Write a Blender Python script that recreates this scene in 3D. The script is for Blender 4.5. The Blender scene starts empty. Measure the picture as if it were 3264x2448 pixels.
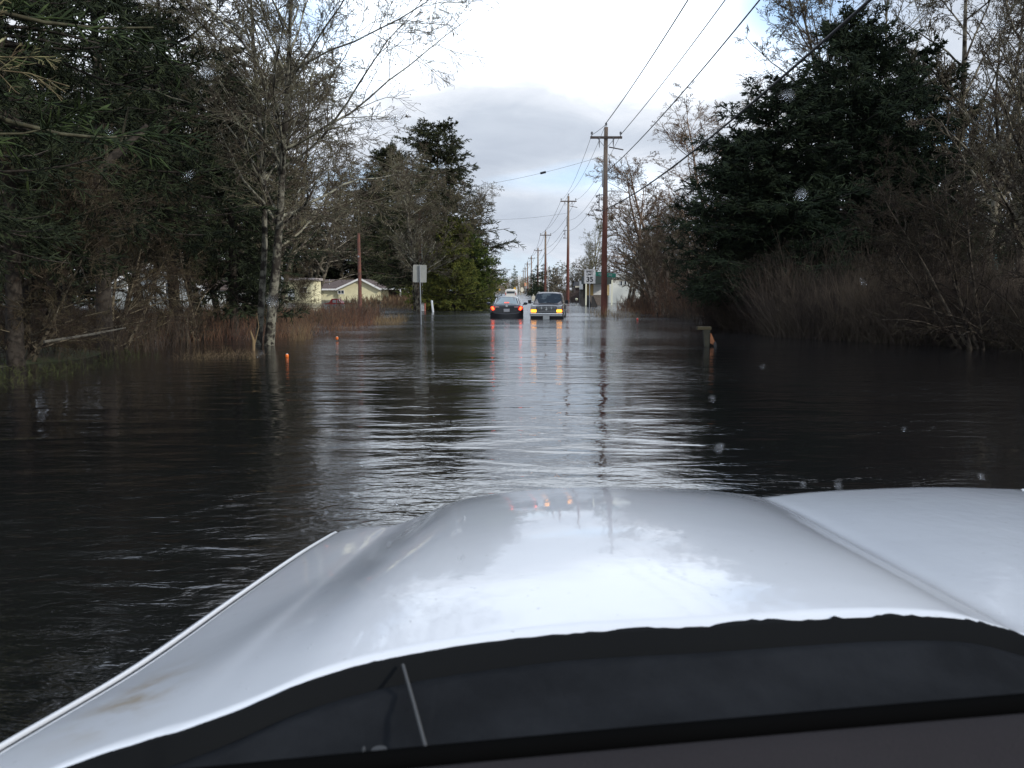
import bpy, math, random
import numpy as np
from mathutils import Vector, Matrix

R = math.radians
sc = bpy.context.scene
COL = sc.collection
F = 2640.0           # focal length in pixels of the 3264 px wide photograph
PITCH = R(6.46)
CZ = 1.5             # camera height above the flood water

# ------------------------------------------------------------------ camera
cam_d = bpy.data.cameras.new("camera")
cam_d.sensor_width = 36
cam_d.lens = F / 3264 * 36
cam_d.clip_start = 0.02
cam_d.clip_end = 6000
cam_d.dof.use_dof = True
cam_d.dof.focus_distance = 45
cam_d.dof.aperture_fstop = 11
cam = bpy.data.objects.new("camera", cam_d)
COL.objects.link(cam)
cam.location = (0, 0, CZ)
cam.rotation_euler = (math.pi / 2 - PITCH, 0, 0)
sc.camera = cam
sc.view_settings.view_transform = 'Standard'
sc.view_settings.look = 'None'
sc.view_settings.exposure = 0
sc.view_settings.gamma = 1
sc.cycles.use_denoising = True
sc.cycles.max_bounces = 7
sc.cycles.transparent_max_bounces = 10
sc.cycles.sample_clamp_indirect = 4

# ------------------------------------------------------------------ node helpers
class NT:
    def __init__(s, tree):
        s.t = tree; s.n = tree.nodes; s.l = tree.links
    def node(s, typ, **kw):
        n = s.n.new(typ)
        for k, v in kw.items():
            setattr(n, k, v)
        return n
    def put(s, sock, v):
        if v is None: return
        if hasattr(v, 'is_output') or isinstance(v, bpy.types.NodeSocket):
            s.l.new(v, sock)
        else:
            sock.default_value = v
    def math(s, op, a, b=None, c=None, clamp=False):
        n = s.node('ShaderNodeMath', operation=op); n.use_clamp = clamp
        s.put(n.inputs[0], a); s.put(n.inputs[1], b); s.put(n.inputs[2], c)
        return n.outputs[0]
    def vmath(s, op, a, b=None, out=0):
        n = s.node('ShaderNodeVectorMath', operation=op)
        s.put(n.inputs[0], a); s.put(n.inputs[1], b)
        return n.outputs[out]
    def noise(s, vec, scale, detail=4, rough=0.5, dist=0.0):
        n = s.node('ShaderNodeTexNoise')
        s.put(n.inputs['Vector'], vec)
        n.inputs['Scale'].default_value = scale; n.inputs['Detail'].default_value = detail
        n.inputs['Roughness'].default_value = rough; n.inputs['Distortion'].default_value = dist
        return n.outputs['Fac']
    def remap(s, v, a, b, c=0.0, d=1.0, smooth=False):
        n = s.node('ShaderNodeMapRange'); n.clamp = True
        if smooth: n.interpolation_type = 'SMOOTHSTEP'
        s.put(n.inputs[0], v)
        for i, x in enumerate((a, b, c, d)): s.put(n.inputs[i + 1], x)
        return n.outputs[0]
    def mix(s, fac, a, b):
        n = s.node('ShaderNodeMix', data_type='RGBA')
        s.put(n.inputs[0], fac); s.put(n.inputs[6], a); s.put(n.inputs[7], b)
        return n.outputs[2]
    def mapping(s, vec, scale=(1, 1, 1), rot=(0, 0, 0), loc=(0, 0, 0)):
        n = s.node('ShaderNodeMapping')
        s.put(n.inputs[0], vec); n.inputs['Scale'].default_value = scale
        n.inputs['Rotation'].default_value = rot; n.inputs['Location'].default_value = loc
        return n.outputs[0]

# ------------------------------------------------------------------ sky
SUN_EL, SUN_AZ = R(27), R(122)      # azimuth from +Y towards +X
world = bpy.data.worlds.new("World"); sc.world = world; world.use_nodes = True
wt = NT(world.node_tree); wt.n.clear()
out = wt.node('ShaderNodeOutputWorld'); bg = wt.node('ShaderNodeBackground')
sky = wt.node('ShaderNodeTexSky', sky_type='NISHITA'); sky.sun_disc = False
sky.sun_elevation = SUN_EL; sky.sun_rotation = SUN_AZ
tc = wt.node('ShaderNodeTexCoord'); D = tc.outputs['Generated']

def skydir(u, v):
    xc, yc = (u - 1632) / F, (v - 1224) / F
    d = Vector((xc, math.cos(PITCH) - yc * math.sin(PITCH), -math.sin(PITCH) - yc * math.cos(PITCH)))
    return d.normalized()

def blob(u, v, ru, rv):
    d = skydir(u, v)
    a = wt.vmath('SUBTRACT', D, tuple(d))
    b = wt.vmath('MULTIPLY', a, (F / ru, F / ru, F / rv))
    q = wt.vmath('DOT_PRODUCT', b, b, out=1)
    return wt.math('EXPONENT', wt.math('MULTIPLY', q, -1.0))

stretch = wt.mapping(D, scale=(1, 1, 2.6))
n1 = wt.noise(stretch, 2.6, 6, 0.52, 0.25)
n2 = wt.noise(wt.mapping(D, scale=(1, 1, 2.2), loc=(4.1, 2.2, 7.7)), 3.4, 5, 0.55, 0.3)
n3 = wt.noise(wt.mapping(D, scale=(1, 1, 3.0), loc=(1, 8, 3)), 9.0, 5, .6, .5)
n4 = wt.math('MULTIPLY', wt.math('SUBTRACT', n3, .5), .85)
# brightness of the cloud deck
br = wt.remap(n1, 0.34, 0.66, 0.0, 1.0)
br = wt.math('MULTIPLY_ADD', br, 0.50, wt.math('ADD', n4, .14))
for (u, v, ru, rv, k) in [(1650, -20, 560, 270, .78), (2330, 170, 330, 160, 0.8), (2150, 30, 300, 160, 0.6), (1740, 440, 460, 130, -0.22),
                          (1480, 360, 220, 150, -0.10), (2020, 590, 170, 90, 0.75), (1700, 590, 170, 50, 0.35),
                          (1120, 150, 260, 200, 0.6), (1640, 760, 300, 160, 0.12), (500, 200, 500, 250, 0.5), (3050, 300, 380, 250, 0.2)]:
    br = wt.math('MULTIPLY_ADD', blob(u, v, ru, rv), k, br)
z = wt.node('ShaderNodeSeparateXYZ'); wt.l.new(D, z.inputs[0])
br = wt.math('MULTIPLY_ADD', wt.remap(z.outputs[2], 0.30, 0.8), 0.5, br)
br = wt.remap(br, 0.0, 1.25, 0.0, 1.0)
ramp = wt.node('ShaderNodeValToRGB'); wt.l.new(br, ramp.inputs[0])
cr = ramp.color_ramp; cr.elements[0].color = (.62, .67, .76, 1); cr.elements[1].color = (1.95, 2.07, 2.2, 1)
e = cr.elements.new(0.3); e.color = (.78, .83, .91, 1)
e = cr.elements.new(0.6); e.color = (1.08, 1.1, 1.15, 1)
# blue gaps
bl = wt.remap(n2, 0.60, 0.72, 0.0, 0.75)
for (u, v, ru, rv, k) in [(2600, 40, 190, 150, 0.8), (2420, 0, 120, 100, .4), (1880, 550, 190, 60, 0.85), (1000, 70, 170, 90, 0.8), (2990, 440, 160, 80, 0.9), (1640, 575, 170, 32, 0.4), (1650, 430, 500, 140, -0.6), (1600, 100, 400, 220, -1.0)]:
    bl = wt.math('MULTIPLY_ADD', blob(u, v, ru, rv), k, bl)
bl = wt.math('MULTIPLY_ADD', wt.remap(z.outputs[2], .45, .8), .45, bl)
bl = wt.math('MINIMUM', wt.math('MAXIMUM', bl, 0.0), 1.0)
skyc = wt.vmath('MULTIPLY', sky.outputs[0], (.125, .125, .125))
skyc = wt.vmath('ADD', skyc, (.27, .45, .70))
fin = wt.mix(bl, ramp.outputs[0], skyc)
up_ = wt.remap(z.outputs[2], .42, .85, 9.0, 13.0, True)
fin = wt.vmath('MULTIPLY', fin, (.97, 1.0, 1.05))
fin_ = wt.node('ShaderNodeVectorMath', operation='SCALE'); wt.l.new(fin, fin_.inputs[0]); wt.l.new(up_, fin_.inputs['Scale']); fin = fin_.outputs[0]
wt.l.new(fin, bg.inputs[0]); bg.inputs[1].default_value = 0.1
wt.l.new(bg.outputs[0], out.inputs[0])

sun_d = bpy.data.lights.new("sun", 'SUN'); sun_d.energy = 2.8; sun_d.angle = R(2.5); sun_d.color = (1, .95, .88)
sun = bpy.data.objects.new("sun", sun_d); COL.objects.link(sun)
sd = Vector((math.sin(SUN_AZ) * math.cos(SUN_EL), math.cos(SUN_AZ) * math.cos(SUN_EL), math.sin(SUN_EL)))
sun.rotation_euler = sd.to_track_quat('Z', 'Y').to_euler()

# ------------------------------------------------------------------ geometry helpers
def W(u, v, Y):
    """point at forward distance Y seen at photo pixel (u, v); used to survey the place"""
    xc, yc = (u - 1632) / F, (v - 1224) / F
    dy = math.cos(PITCH) - yc * math.sin(PITCH); dz = -math.sin(PITCH) - yc * math.cos(PITCH)
    t = Y / dy
    return Vector((xc * t, Y, CZ + dz * t))
def WX(u, Y, v=1000): return W(u, v, Y).x
def WZ(v, Y): return W(1632, v, Y).z

def tag(o, label=None, cat=None, group=None, kind=None):
    if label: o['label'] = label
    if cat: o['category'] = cat
    if group: o['group'] = group
    if kind: o['kind'] = kind
    return o

def thing(name, loc, label, cat, group=None, rz=0):
    o = bpy.data.objects.new(name, None); COL.objects.link(o)
    o.location = loc; o.rotation_euler = (0, 0, rz); o.empty_display_size = .2
    return tag(o, label, cat, group)

class MB:
    def __init__(s): s.v = []; s.f = []; s.sm = []
    def add(s, vs, fs, smooth=False, M=None):
        b = len(s.v)
        for p in vs:
            p = Vector(p)
            s.v.append(tuple(M @ p) if M else tuple(p))
        for f in fs: s.f.append([b + i for i in f]); s.sm.append(smooth)
        return s
    def box(s, c, size, rot=None, M=None, taper=1.0):
        x, y, z = [k / 2 for k in size]
        vs = [(-x, -y, -z), (x, -y, -z), (x, y, -z), (-x, y, -z), (-x * taper, -y * taper, z), (x * taper, -y * taper, z), (x * taper, y * taper, z), (-x * taper, y * taper, z)]
        T = Matrix.Translation(c)
        if rot is not None: T = T @ Matrix.Rotation(rot[0], 4, 'X') @ Matrix.Rotation(rot[1], 4, 'Y') @ Matrix.Rotation(rot[2], 4, 'Z')
        if M: T = M @ T
        return s.add(vs, [(0, 3, 2, 1), (4, 5, 6, 7), (0, 1, 5, 4), (1, 2, 6, 5), (2, 3, 7, 6), (3, 0, 4, 7)], False, T)
    def cyl(s, p0, p1, r0, r1=None, n=10, caps=True, smooth=True):
        r1 = r0 if r1 is None else r1
        p0, p1 = Vector(p0), Vector(p1); d = (p1 - p0).normalized()
        a = d.orthogonal().normalized(); b = d.cross(a)
        vs = []
        for p, r in ((p0, r0), (p1, r1)):
            for i in range(n):
                t = 2 * math.pi * i / n
                vs.append(p + (a * math.cos(t) + b * math.sin(t)) * r)
        s.add(vs, [(i, (i + 1) % n, n + (i + 1) % n, n + i) for i in range(n)], smooth)
        if caps: s.add(vs, [tuple(range(n))[::-1], tuple(range(n, 2 * n))])
        return s
    def path(s, pts, rad, n=8, smooth=True):
        pts = [Vector(p) for p in pts]; m = len(pts)
        rad = [rad] * m if not hasattr(rad, '__len__') else rad
        ref = (pts[-1] - pts[0]).normalized().orthogonal().normalized(); vs = []
        for i, p in enumerate(pts):
            d = (pts[min(i + 1, m - 1)] - pts[max(i - 1, 0)]).normalized()
            a = (ref - d * ref.dot(d)).normalized(); b = d.cross(a)
            for k in range(n):
                t = 2 * math.pi * k / n
                vs.append(p + (a * math.cos(t) + b * math.sin(t)) * rad[i])
        fs = [(i * n + k, i * n + (k + 1) % n, (i + 1) * n + (k + 1) % n, (i + 1) * n + k) for i in range(m - 1) for k in range(n)]
        s.add(vs, fs, smooth); s.add(vs, [tuple(range(n))[::-1], tuple(range((m - 1) * n, m * n))])
        return s
    def sphere(s, c, r, nu=12, nv=8, sc3=(1, 1, 1)):
        vs = []; c = Vector(c)
        for j in range(nv + 1):
            ph = math.pi * j / nv
            for i in range(nu):
                th = 2 * math.pi * i / nu
                vs.append(c + Vector((math.sin(ph) * math.cos(th) * sc3[0], math.sin(ph) * math.sin(th) * sc3[1], math.cos(ph) * sc3[2])) * r)
        fs = [(j * nu + i, (j + 1) * nu + i, (j + 1) * nu + (i + 1) % nu, j * nu + (i + 1) % nu) for j in range(nv) for i in range(nu)]
        return s.add(vs, fs, True)
    def prism(s, poly, y0, y1, M=None):
        """poly in x,z extruded along y"""
        n = len(poly)
        vs = [(p[0], y0, p[1]) for p in poly] + [(p[0], y1, p[1]) for p in poly]
        fs = [tuple(range(n)), tuple(range(n, 2 * n))[::-1]] + [(i, n + i, n + (i + 1) % n, (i + 1) % n) for i in range(n)]
        return s.add(vs, fs, False, M)
    def grid(s, P, smooth=True):
        """P[i][j] of points"""
        ni, nj = len(P), len(P[0]); vs = [p for row in P for p in row]
        fs = [(i * nj + j, i * nj + j + 1, (i + 1) * nj + j + 1, (i + 1) * nj + j) for i in range(ni - 1) for j in range(nj - 1)]
        return s.add(vs, fs, smooth)
    def build(s, name, mat, parent=None):
        me = bpy.data.meshes.new(name); me.from_pydata([tuple(v) for v in s.v], [], s.f); me.update()
        for p, q in zip(me.polygons, s.sm): p.use_smooth = q
        for m in (mat if isinstance(mat, (list, tuple)) else [mat]): me.materials.append(m)
        o = bpy.data.objects.new(name, me); COL.objects.link(o)
        if parent: o.parent = parent
        return o

def bevel(o, w=.02, seg=2):
    m = o.modifiers.new("bevel", 'BEVEL'); m.width = w; m.segments = seg; m.limit_method = 'ANGLE'; m.angle_limit = R(35)
    return o

# ------------------------------------------------------------------ materials
MATS = {}
def mat(name, color=(.5, .5, .5), rough=.6, metal=0, spec=.5, coat=0, emit=None, estr=0, var=0, vscale=8, alpha=None, tint=False, bump=0, bscale=30, col2=None, lo=.4, hi=.6):
    if name in MATS: return MATS[name]
    m = bpy.data.materials.new(name); m.use_nodes = True; t = NT(m.node_tree); b = t.n['Principled BSDF']
    b.inputs['Roughness'].default_value = rough; b.inputs['Metallic'].default_value = metal
    b.inputs['Specular IOR Level'].default_value = spec
    b.inputs['Coat Weight'].default_value = coat; b.inputs['Coat Roughness'].default_value = .03
    c = (*color, 1)
    tcn = t.node('ShaderNodeTexCoord')
    if var or col2:
        nz = t.noise(tcn.outputs['Object'], vscale, 5, .6)
        d = (*(col2 or [x * (1 - var) for x in color]), 1)
        c = t.mix(t.remap(nz, lo, hi), c, d)
    if tint:
        oi = t.node('ShaderNodeObjectInfo')
        n = t.node('ShaderNodeMix', data_type='RGBA', blend_type='MULTIPLY'); n.inputs[0].default_value = 1
        t.put(n.inputs[6], c); t.l.new(oi.outputs['Color'], n.inputs[7]); c = n.outputs[2]
    t.put(b.inputs['Base Color'], c)
    if bump:
        bp = t.node('ShaderNodeBump'); bp.inputs['Strength'].default_value = bump; bp.inputs['Distance'].default_value = .02
        t.l.new(t.noise(tcn.outputs['Object'], bscale, 4, .6), bp.inputs['Height']); t.l.new(bp.outputs[0], b.inputs['Normal'])
    if emit:
        b.inputs['Emission Color'].default_value = (*emit, 1); b.inputs['Emission Strength'].default_value = estr
    MATS[name] = m
    return m

# ------------------------------------------------------------------ water, ground, road
def water_material():
    m = bpy.data.materials.new("flood_water"); m.use_nodes = True; t = NT(m.node_tree); b = t.n['Principled BSDF']
    b.inputs['Base Color'].default_value = (.006, .006, .0065, 1)
    b.inputs['Roughness'].default_value = .045
    b.inputs['IOR'].default_value = 2.4
    P = t.node('ShaderNodeTexCoord').outputs['Object']
    gust = t.noise(t.mapping(P, scale=(.10, .22, 1), loc=(3, 1.3, 0)), 1.0, 4, .55, .6)
    gust = t.remap(gust, .40, .60, .2, 1.15)
    w1 = t.noise(t.mapping(P, scale=(.75, 1.9, 1), rot=(0, 0, .10)), 1.0, 2, .5, .4)      # half-metre undulation
    w2 = t.noise(t.mapping(P, scale=(2.8, 6.2, 1), rot=(0, 0, -.12)), 1.0, 3, .55, .5)
    w3 = t.noise(t.mapping(P, scale=(9, 17, 1), rot=(0, 0, .3)), 1.0, 2, .6, .6)
    # crease waves pushed aside by the truck
    a_ = t.mapping(t.vmath('SUBTRACT', P, (-.62, 2.45, 0)), scale=(2.6, 4.5, 0)); a_ = t.vmath('DOT_PRODUCT', a_, a_, out=1)
    gust = t.math('MULTIPLY_ADD', t.math('EXPONENT', t.math('MULTIPLY', a_, -1.0)), 2.6, gust)
    h = t.math('MULTIPLY', w1, .026)
    h = t.math('MULTIPLY_ADD', t.math('MULTIPLY', w2, gust), .0135, h)
    h = t.math('MULTIPLY_ADD', t.math('MULTIPLY', w3, gust), .0030, h)
    sp = t.node('ShaderNodeSeparateXYZ'); t.l.new(P, sp.inputs[0])
    h = t.math('MULTIPLY', h, t.remap(sp.outputs[1], 9, 45, 1.0, .30))
    # small wind chop beyond what the height can carry
    chop = t.remap(sp.outputs[1], 8, 42, .05, .21)
    t.l.new(t.math('MULTIPLY', chop, t.remap(gust, .2, 1.1, .75, 1.15)), b.inputs['Roughness'])
    bp = t.node('ShaderNodeBump'); bp.inputs['Strength'].default_value = 1.0; bp.inputs['Distance'].default_value = 1.0
    t.l.new(h, bp.inputs['Height']); t.l.new(bp.outputs[0], b.inputs['Normal'])
    return m

w = MB().add([(-900, -60, 0), (900, -60, 0), (900, 2500, 0), (-900, 2500, 0)], [(0, 1, 2, 3)]).build("water", water_material())
tag(w, kind='structure')

def gh(x, y):
    """ground height: flooded roadway with low banks"""
    l = np.clip((-x - 7.2 - .06 * np.clip(y - 14, -10, 20)) / 2.5, 0, 1) * np.clip((26 - y) / 8, 0, 1) * .62
    r = np.clip((x - 10.5) / 4, 0, 1) * .55 * np.clip((60 - y) / 20, 0, 1)
    far = np.clip((np.abs(x) - 12) / 30, 0, 1) * .5
    hum = .10 * np.sin(x * .9 + 1.3 * np.sin(y * .5)) + .07 * np.sin(y * 1.3 + x * .4)
    return -.45 + l + r + far * .9 + hum * np.clip((np.abs(x) - 6) / 3, 0, 1) + np.clip((y - 230) / 200, 0, 1) * .6
def ground():
    xs = np.concatenate([np.linspace(-900, -60, 12), np.linspace(-55, -26, 12), np.linspace(-25, 25, 101), np.linspace(26, 55, 12), np.linspace(60, 900, 12)])
    ys = np.concatenate([np.linspace(-60, 4, 8), np.linspace(5, 45, 81), np.linspace(47, 120, 30), np.linspace(130, 2500, 25)])
    P = [[(float(x), float(y), float(gh(x, y))) for x in xs] for y in ys]
    m = mat("mossy_ground", (.035, .045, .015), .95, col2=(.05, .038, .022), vscale=1.2, bump=.8, bscale=9)
    tag(MB().grid(P).build("ground", m), kind='structure')
ground()
rd = MB()
rd.add([(-4.6, -40, -.36), (4.9, -40, -.36), (4.9, 900, -.30), (-4.6, 900, -.30)], [(0, 1, 2, 3)])
rd_o = rd.build("road", mat("asphalt", (.05, .05, .052), .85, var=.3, vscale=3)); tag(rd_o, kind='structure')
ml = MB()
for y0 in range(-30, 880, 12):
    for dx in (-.12, .12): ml.box((.15 + dx, y0 + 1.5, -.352 + (y0 + 40) / 940 * .06 + .004), (.1, 3 if dx > 0 else 3, .004))
ml_o = ml.build("road_marking", mat("yellow_paint", (.6, .42, .05), .7)); tag(ml_o, kind='structure')

# ------------------------------------------------------------------ trees
def npmesh(name, parts, mats_):
    """parts = list of (V (n,3), Fq (m,4), material index, smooth)"""
    me = bpy.data.meshes.new(name); nv = 0; Vs = []; Fs = []; mi = []; sm = []
    for V, Q, k, s in parts:
        Vs.append(V); Fs.append(Q + nv); nv += len(V); mi.append(np.full(len(Q), k, np.int32)); sm.append(np.full(len(Q), s, bool))
    V = np.concatenate(Vs).astype(np.float32); Q = np.concatenate(Fs).astype(np.int32)
    me.vertices.add(len(V)); me.vertices.foreach_set('co', V.ravel())
    me.loops.add(Q.size); me.loops.foreach_set('vertex_index', Q.ravel())
    me.polygons.add(len(Q)); me.polygons.foreach_set('loop_start', np.arange(0, Q.size, 4, dtype=np.int32))
    me.polygons.foreach_set('loop_total', np.full(len(Q), 4, np.int32))
    me.polygons.foreach_set('material_index', np.concatenate(mi)); me.polygons.foreach_set('use_smooth', np.concatenate(sm))
    for m in mats_: me.materials.append(m)
    me.update(calc_edges=True)
    return me

def nrm(a): return a / np.maximum(np.linalg.norm(a, axis=-1, keepdims=True), 1e-9)

def grow(rng, P, Dr, L, r0, seg, wob=.12, up=0.0, tip=.35, upend=None):
    n = len(P); pts = np.empty((n, seg + 1, 3)); pts[:, 0] = P; d = Dr.copy(); dirs = np.empty((n, seg + 1, 3)); dirs[:, 0] = d
    for i in range(seg):
        u = up if upend is None else up + (upend - up) * i / max(seg - 1, 1)
        d = d + rng.normal(0, wob, (n, 3)); d[:, 2] += u
        d = nrm(d); pts[:, i + 1] = pts[:, i] + d * (L / seg)[:, None]; dirs[:, i + 1] = d
    rad = r0[:, None] * np.linspace(1, tip, seg + 1)[None]
    return pts, rad, dirs

def kids(rng, pts, rad, dirs, L, k, t0, t1, ang, lr, jit=.25, taper=.55, rr=.6, flat=None):
    n, s1, _ = pts.shape; idx = np.repeat(np.arange(n), k); t = rng.uniform(t0, t1, n * k)
    f = t * (s1 - 1); i = np.minimum(f.astype(int), s1 - 2); w_ = (f - i)[:, None]
    P = pts[idx, i] * (1 - w_) + pts[idx, i + 1] * w_; d = nrm(dirs[idx, i + 1])
    r = rad[idx, i] * (1 - w_[:, 0]) + rad[idx, i + 1] * w_[:, 0]
    q = rng.normal(0, 1, (n * k, 3))
    if flat is not None: q[:, 2] *= flat
    q = nrm(q - d * (q * d).sum(1)[:, None]); a = rng.normal(ang, jit * ang, n * k)[:, None]
    nd = nrm(d * np.cos(a) + q * np.sin(a))
    nl = L[idx] * lr * (1 - taper * t) * rng.uniform(.65, 1.25, n * k)
    return P, nd, nl, r * rr

def tubes(pts, rad, sides=3):
    n, s, _ = pts.shape; d = nrm(pts[:, -1] - pts[:, 0] + 1e-6)
    ref = np.where(np.abs(d[:, 2:3]) < .9, np.array([[0, 0, 1.]]), np.array([[1., 0, 0]]))
    a = nrm(np.cross(d, ref)); b = np.cross(d, a)
    th = np.arange(sides) * 2 * np.pi / sides + .4
    ring = a[:, None] * np.cos(th)[None, :, None] + b[:, None] * np.sin(th)[None, :, None]
    V = pts[:, :, None, :] + ring[:, None] * rad[:, :, None, None]
    base = (np.arange(n) * s * sides)[:, None, None] + (np.arange(s - 1) * sides)[None, :, None] + np.arange(sides)[None, None]
    nx = (np.arange(n) * s * sides)[:, None, None] + (np.arange(s - 1) * sides)[None, :, None] + ((np.arange(sides) + 1) % sides)[None, None]
    Q = np.stack([base, nx, nx + sides, base + sides], -1).reshape(-1, 4)
    return V.reshape(-1, 3), Q

def bark_mat(name, c1, c2, c3, scale=5):
    if name in MATS: return MATS[name]
    m = bpy.data.materials.new(name); m.use_nodes = True; t = NT(m.node_tree); b = t.n['Principled BSDF']
    b.inputs['Roughness'].default_value = .9; b.inputs['Specular IOR Level'].default_value = .2
    P = t.node('ShaderNodeTexCoord').outputs['Object']
    c = t.mix(t.remap(t.noise(P, scale, 4, .65), .42, .56), (*c1, 1), (*c2, 1))
    c = t.mix(t.remap(t.noise(t.mapping(P, loc=(5, 3, 1)), scale * 1.7, 3, .6), .54, .62), c, (*c3, 1))
    oi = t.node('ShaderNodeObjectInfo'); n = t.node('ShaderNodeMix', data_type='RGBA', blend_type='MULTIPLY'); n.inputs[0].default_value = 1
    t.put(n.inputs[6], c); t.l.new(oi.outputs['Color'], n.inputs[7]); t.l.new(n.outputs[2], b.inputs['Base Color'])
    MATS[name] = m
    return m
BARK = bark_mat("alder_bark", (.05, .044, .038), (.27, .265, .22), (.03, .026, .022), 3.4)
TWIG = bark_mat("lichen_twig", (.085, .070, .055), (.13, .125, .085), (.055, .042, .035), 1.6)
DARKBARK = bark_mat("conifer_bark", (.04, .032, .026), (.065, .055, .045), (.028, .024, .02), 4)
def needle_mat(name, c1, c2):
    m = bark_mat(name, c1, c2, tuple(x * .75 for x in c1), 2.4)
    return m
NEEDLE = needle_mat("spruce_needles", (.013, .019, .009), (.031, .041, .017))
CEDAR = needle_mat("cedar_leaves", (.075, .095, .022), (.17, .17, .03))

def bare_mesh(seed, H=12, trunks=1, spread=.25, k1=22, L1=.42, k2=9, k3=7, k4=4, ang1=.9, up1=.03, r0=.14, cones=False, t0=.22, droop=0.0, twig_r=.006, lean=(0, 0)):
    rng = np.random.default_rng(seed)
    P = np.zeros((trunks, 3)); P[:, :2] = rng.normal(0, .12 * (trunks > 1), (trunks, 2)); P[:, 2] = -.5
    Dv = np.stack([rng.normal(lean[0], spread, trunks), rng.normal(lean[1], spread, trunks), np.ones(trunks)], 1); Dv = nrm(Dv)
    L = np.full(trunks, H) * rng.uniform(.8, 1.05, trunks)
    p0, q0, d0 = grow(rng, P, Dv, L, np.full(trunks, r0), 14, .05, .03, .12)
    tr = [(*tubes(p0, q0, 9), 0, True)]
    cr = []
    a = kids(rng, p0, q0, d0, L, k1, t0, .99, ang1, L1, taper=.5, rr=.55)
    p1, q1, d1 = grow(rng, *a, 8, .10, up1, .25, up1 - droop); cr.append((*tubes(p1, q1, 5), 0, True))
    b = kids(rng, p1, q1, d1, a[2], k2, .15, .98, .75, .45, rr=.55)
    p2, q2, d2 = grow(rng, *b, 5, .13, .02, .3, .02 - droop * .8); cr.append((*tubes(p2, np.maximum(q2, twig_r), 4), 1, True))
    c = kids(rng, p2, q2, d2, b[2], k3, .12, .98, .7, .5, rr=.6)
    p3, q3, d3 = grow(rng, *c, 4, .15, .02, .5, .02 - droop * .5); cr.append((*tubes(p3, np.maximum(q3, twig_r * .8), 3), 1, True))
    if k4:
        e_ = kids(rng, p3, q3, d3, c[2], k4, .15, 1.0, .7, .55, rr=.7)
        p4, q4, d4 = grow(rng, *e_, 2, .15, .0, .6); cr.append((*tubes(p4, np.maximum(q4, twig_r * .6), 3), 1, True))
        if cones:
            sel = rng.random(len(p4)) < .35; E = p4[sel, -1]
            dd = np.stack([rng.normal(0, .3, len(E)), rng.normal(0, .3, len(E)), -np.ones(len(E))], 1)
            pc = np.stack([E, E + nrm(dd) * .022, E + nrm(dd) * .045], 1)
            cr.append((*tubes(pc, np.tile(np.array([[.004, .012, .004]]), (len(E), 1)), 4), 0, True))
    return npmesh("trunk", tr, [BARK]), npmesh("crown", cr, [BARK, TWIG])

def conifer_mesh(seed, H=13, Rb=3.2, dens=11, f0=.06, droop=.10, needle=NEEDLE, shoot_r=.022, shoot_l=.30, k2=15, k3=9, irregular=.25, shape=.8, lean=(0, 0)):
    rng = np.random.default_rng(seed)
    P = np.array([[0, 0, -.5]]); Dv = nrm(np.array([[lean[0], lean[1], 1.]]))
    p0, q0, d0 = grow(rng, P, Dv, np.array([H + .5]), np.array([H * .017]), 16, .012, .01, .08)
    n = int(H * dens); f = np.sort(rng.uniform(f0, .985, n)); az = rng.uniform(0, 2 * np.pi, n)
    i = np.minimum((f * 16).astype(int), 15); w_ = (f * 16 - i)[:, None]
    B = p0[0, i] * (1 - w_) + p0[0, i + 1] * w_
    # lobes of the crown that push out or fall back
    lob = 1 + irregular * (np.sin(az * 2 + f * 9 + seed) * .6 + np.sin(az * 3 - f * 17 + seed * 2) * .4) + rng.normal(0, .16, n)
    Lb = Rb * np.clip((1 - f), .02, 1) ** shape * np.clip(lob, .25, 1.7) * np.clip((f - f0 + .10) / .14, .45, 1)
    el = rng.normal(.05, .12, n) + f * .35 - droop
    Db = np.stack([np.cos(az) * np.cos(el), np.sin(az) * np.cos(el), np.sin(el)], 1)
    Lb = np.maximum(Lb, .25)
    p1, q1, d1 = grow(rng, B, Db, Lb, .008 + Lb * .011, 7, .05, -droop * .45, .2, droop * .6 + .03)
    cr = [(*tubes(p1, q1, 4), 1, True)]
    a = kids(rng, p1, q1, d1, Lb, k2, .12, 1.0, .85, .36, taper=.55, rr=.5, flat=.35)
    a = (a[0], a[1], np.maximum(a[2], .12), np.maximum(a[3], .006))
    p2, q2, d2 = grow(rng, *a, 3, .10, -.05, .5)
    cr.append((*tubes(p2, np.full(q2.shape, shoot_r) * np.linspace(1, .45, 4), 3), 0, True))
    b = kids(rng, p2, q2, d2, a[2], k3, .05, 1.0, .75, 1.0, taper=.3, rr=.5, flat=.6)
    bl_ = np.clip(b[2] * .6, .07, shoot_l)
    p3, q3, d3 = grow(rng, b[0], b[1], bl_, b[3], 2, .10, -.03, .5)
    cr.append((*tubes(p3, np.tile(np.array([[.6, 1, .25]]), (len(p3), 1)) * shoot_r * rng.uniform(.7, 1.2, (len(p3), 1)), 3), 0, False))
    return npmesh("trunk", [(*tubes(p0, q0, 10), 0, True)], [DARKBARK]), npmesh("crown", cr, [needle, DARKBARK])

def plant_tree(name, meshes, loc, label, cat, scale=1.0, rz=0.0, tint=(1, 1, 1), ttint=None, group=None, sz=None):
    o = thing(name, loc, label, cat, group, rz)
    o.scale = (scale, scale, sz or scale)
    for me, nm, tn in zip(meshes, ("trunk", "crown"), (ttint or tint, tint)):
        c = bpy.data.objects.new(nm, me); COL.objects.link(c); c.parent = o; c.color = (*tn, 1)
    return o

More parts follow.
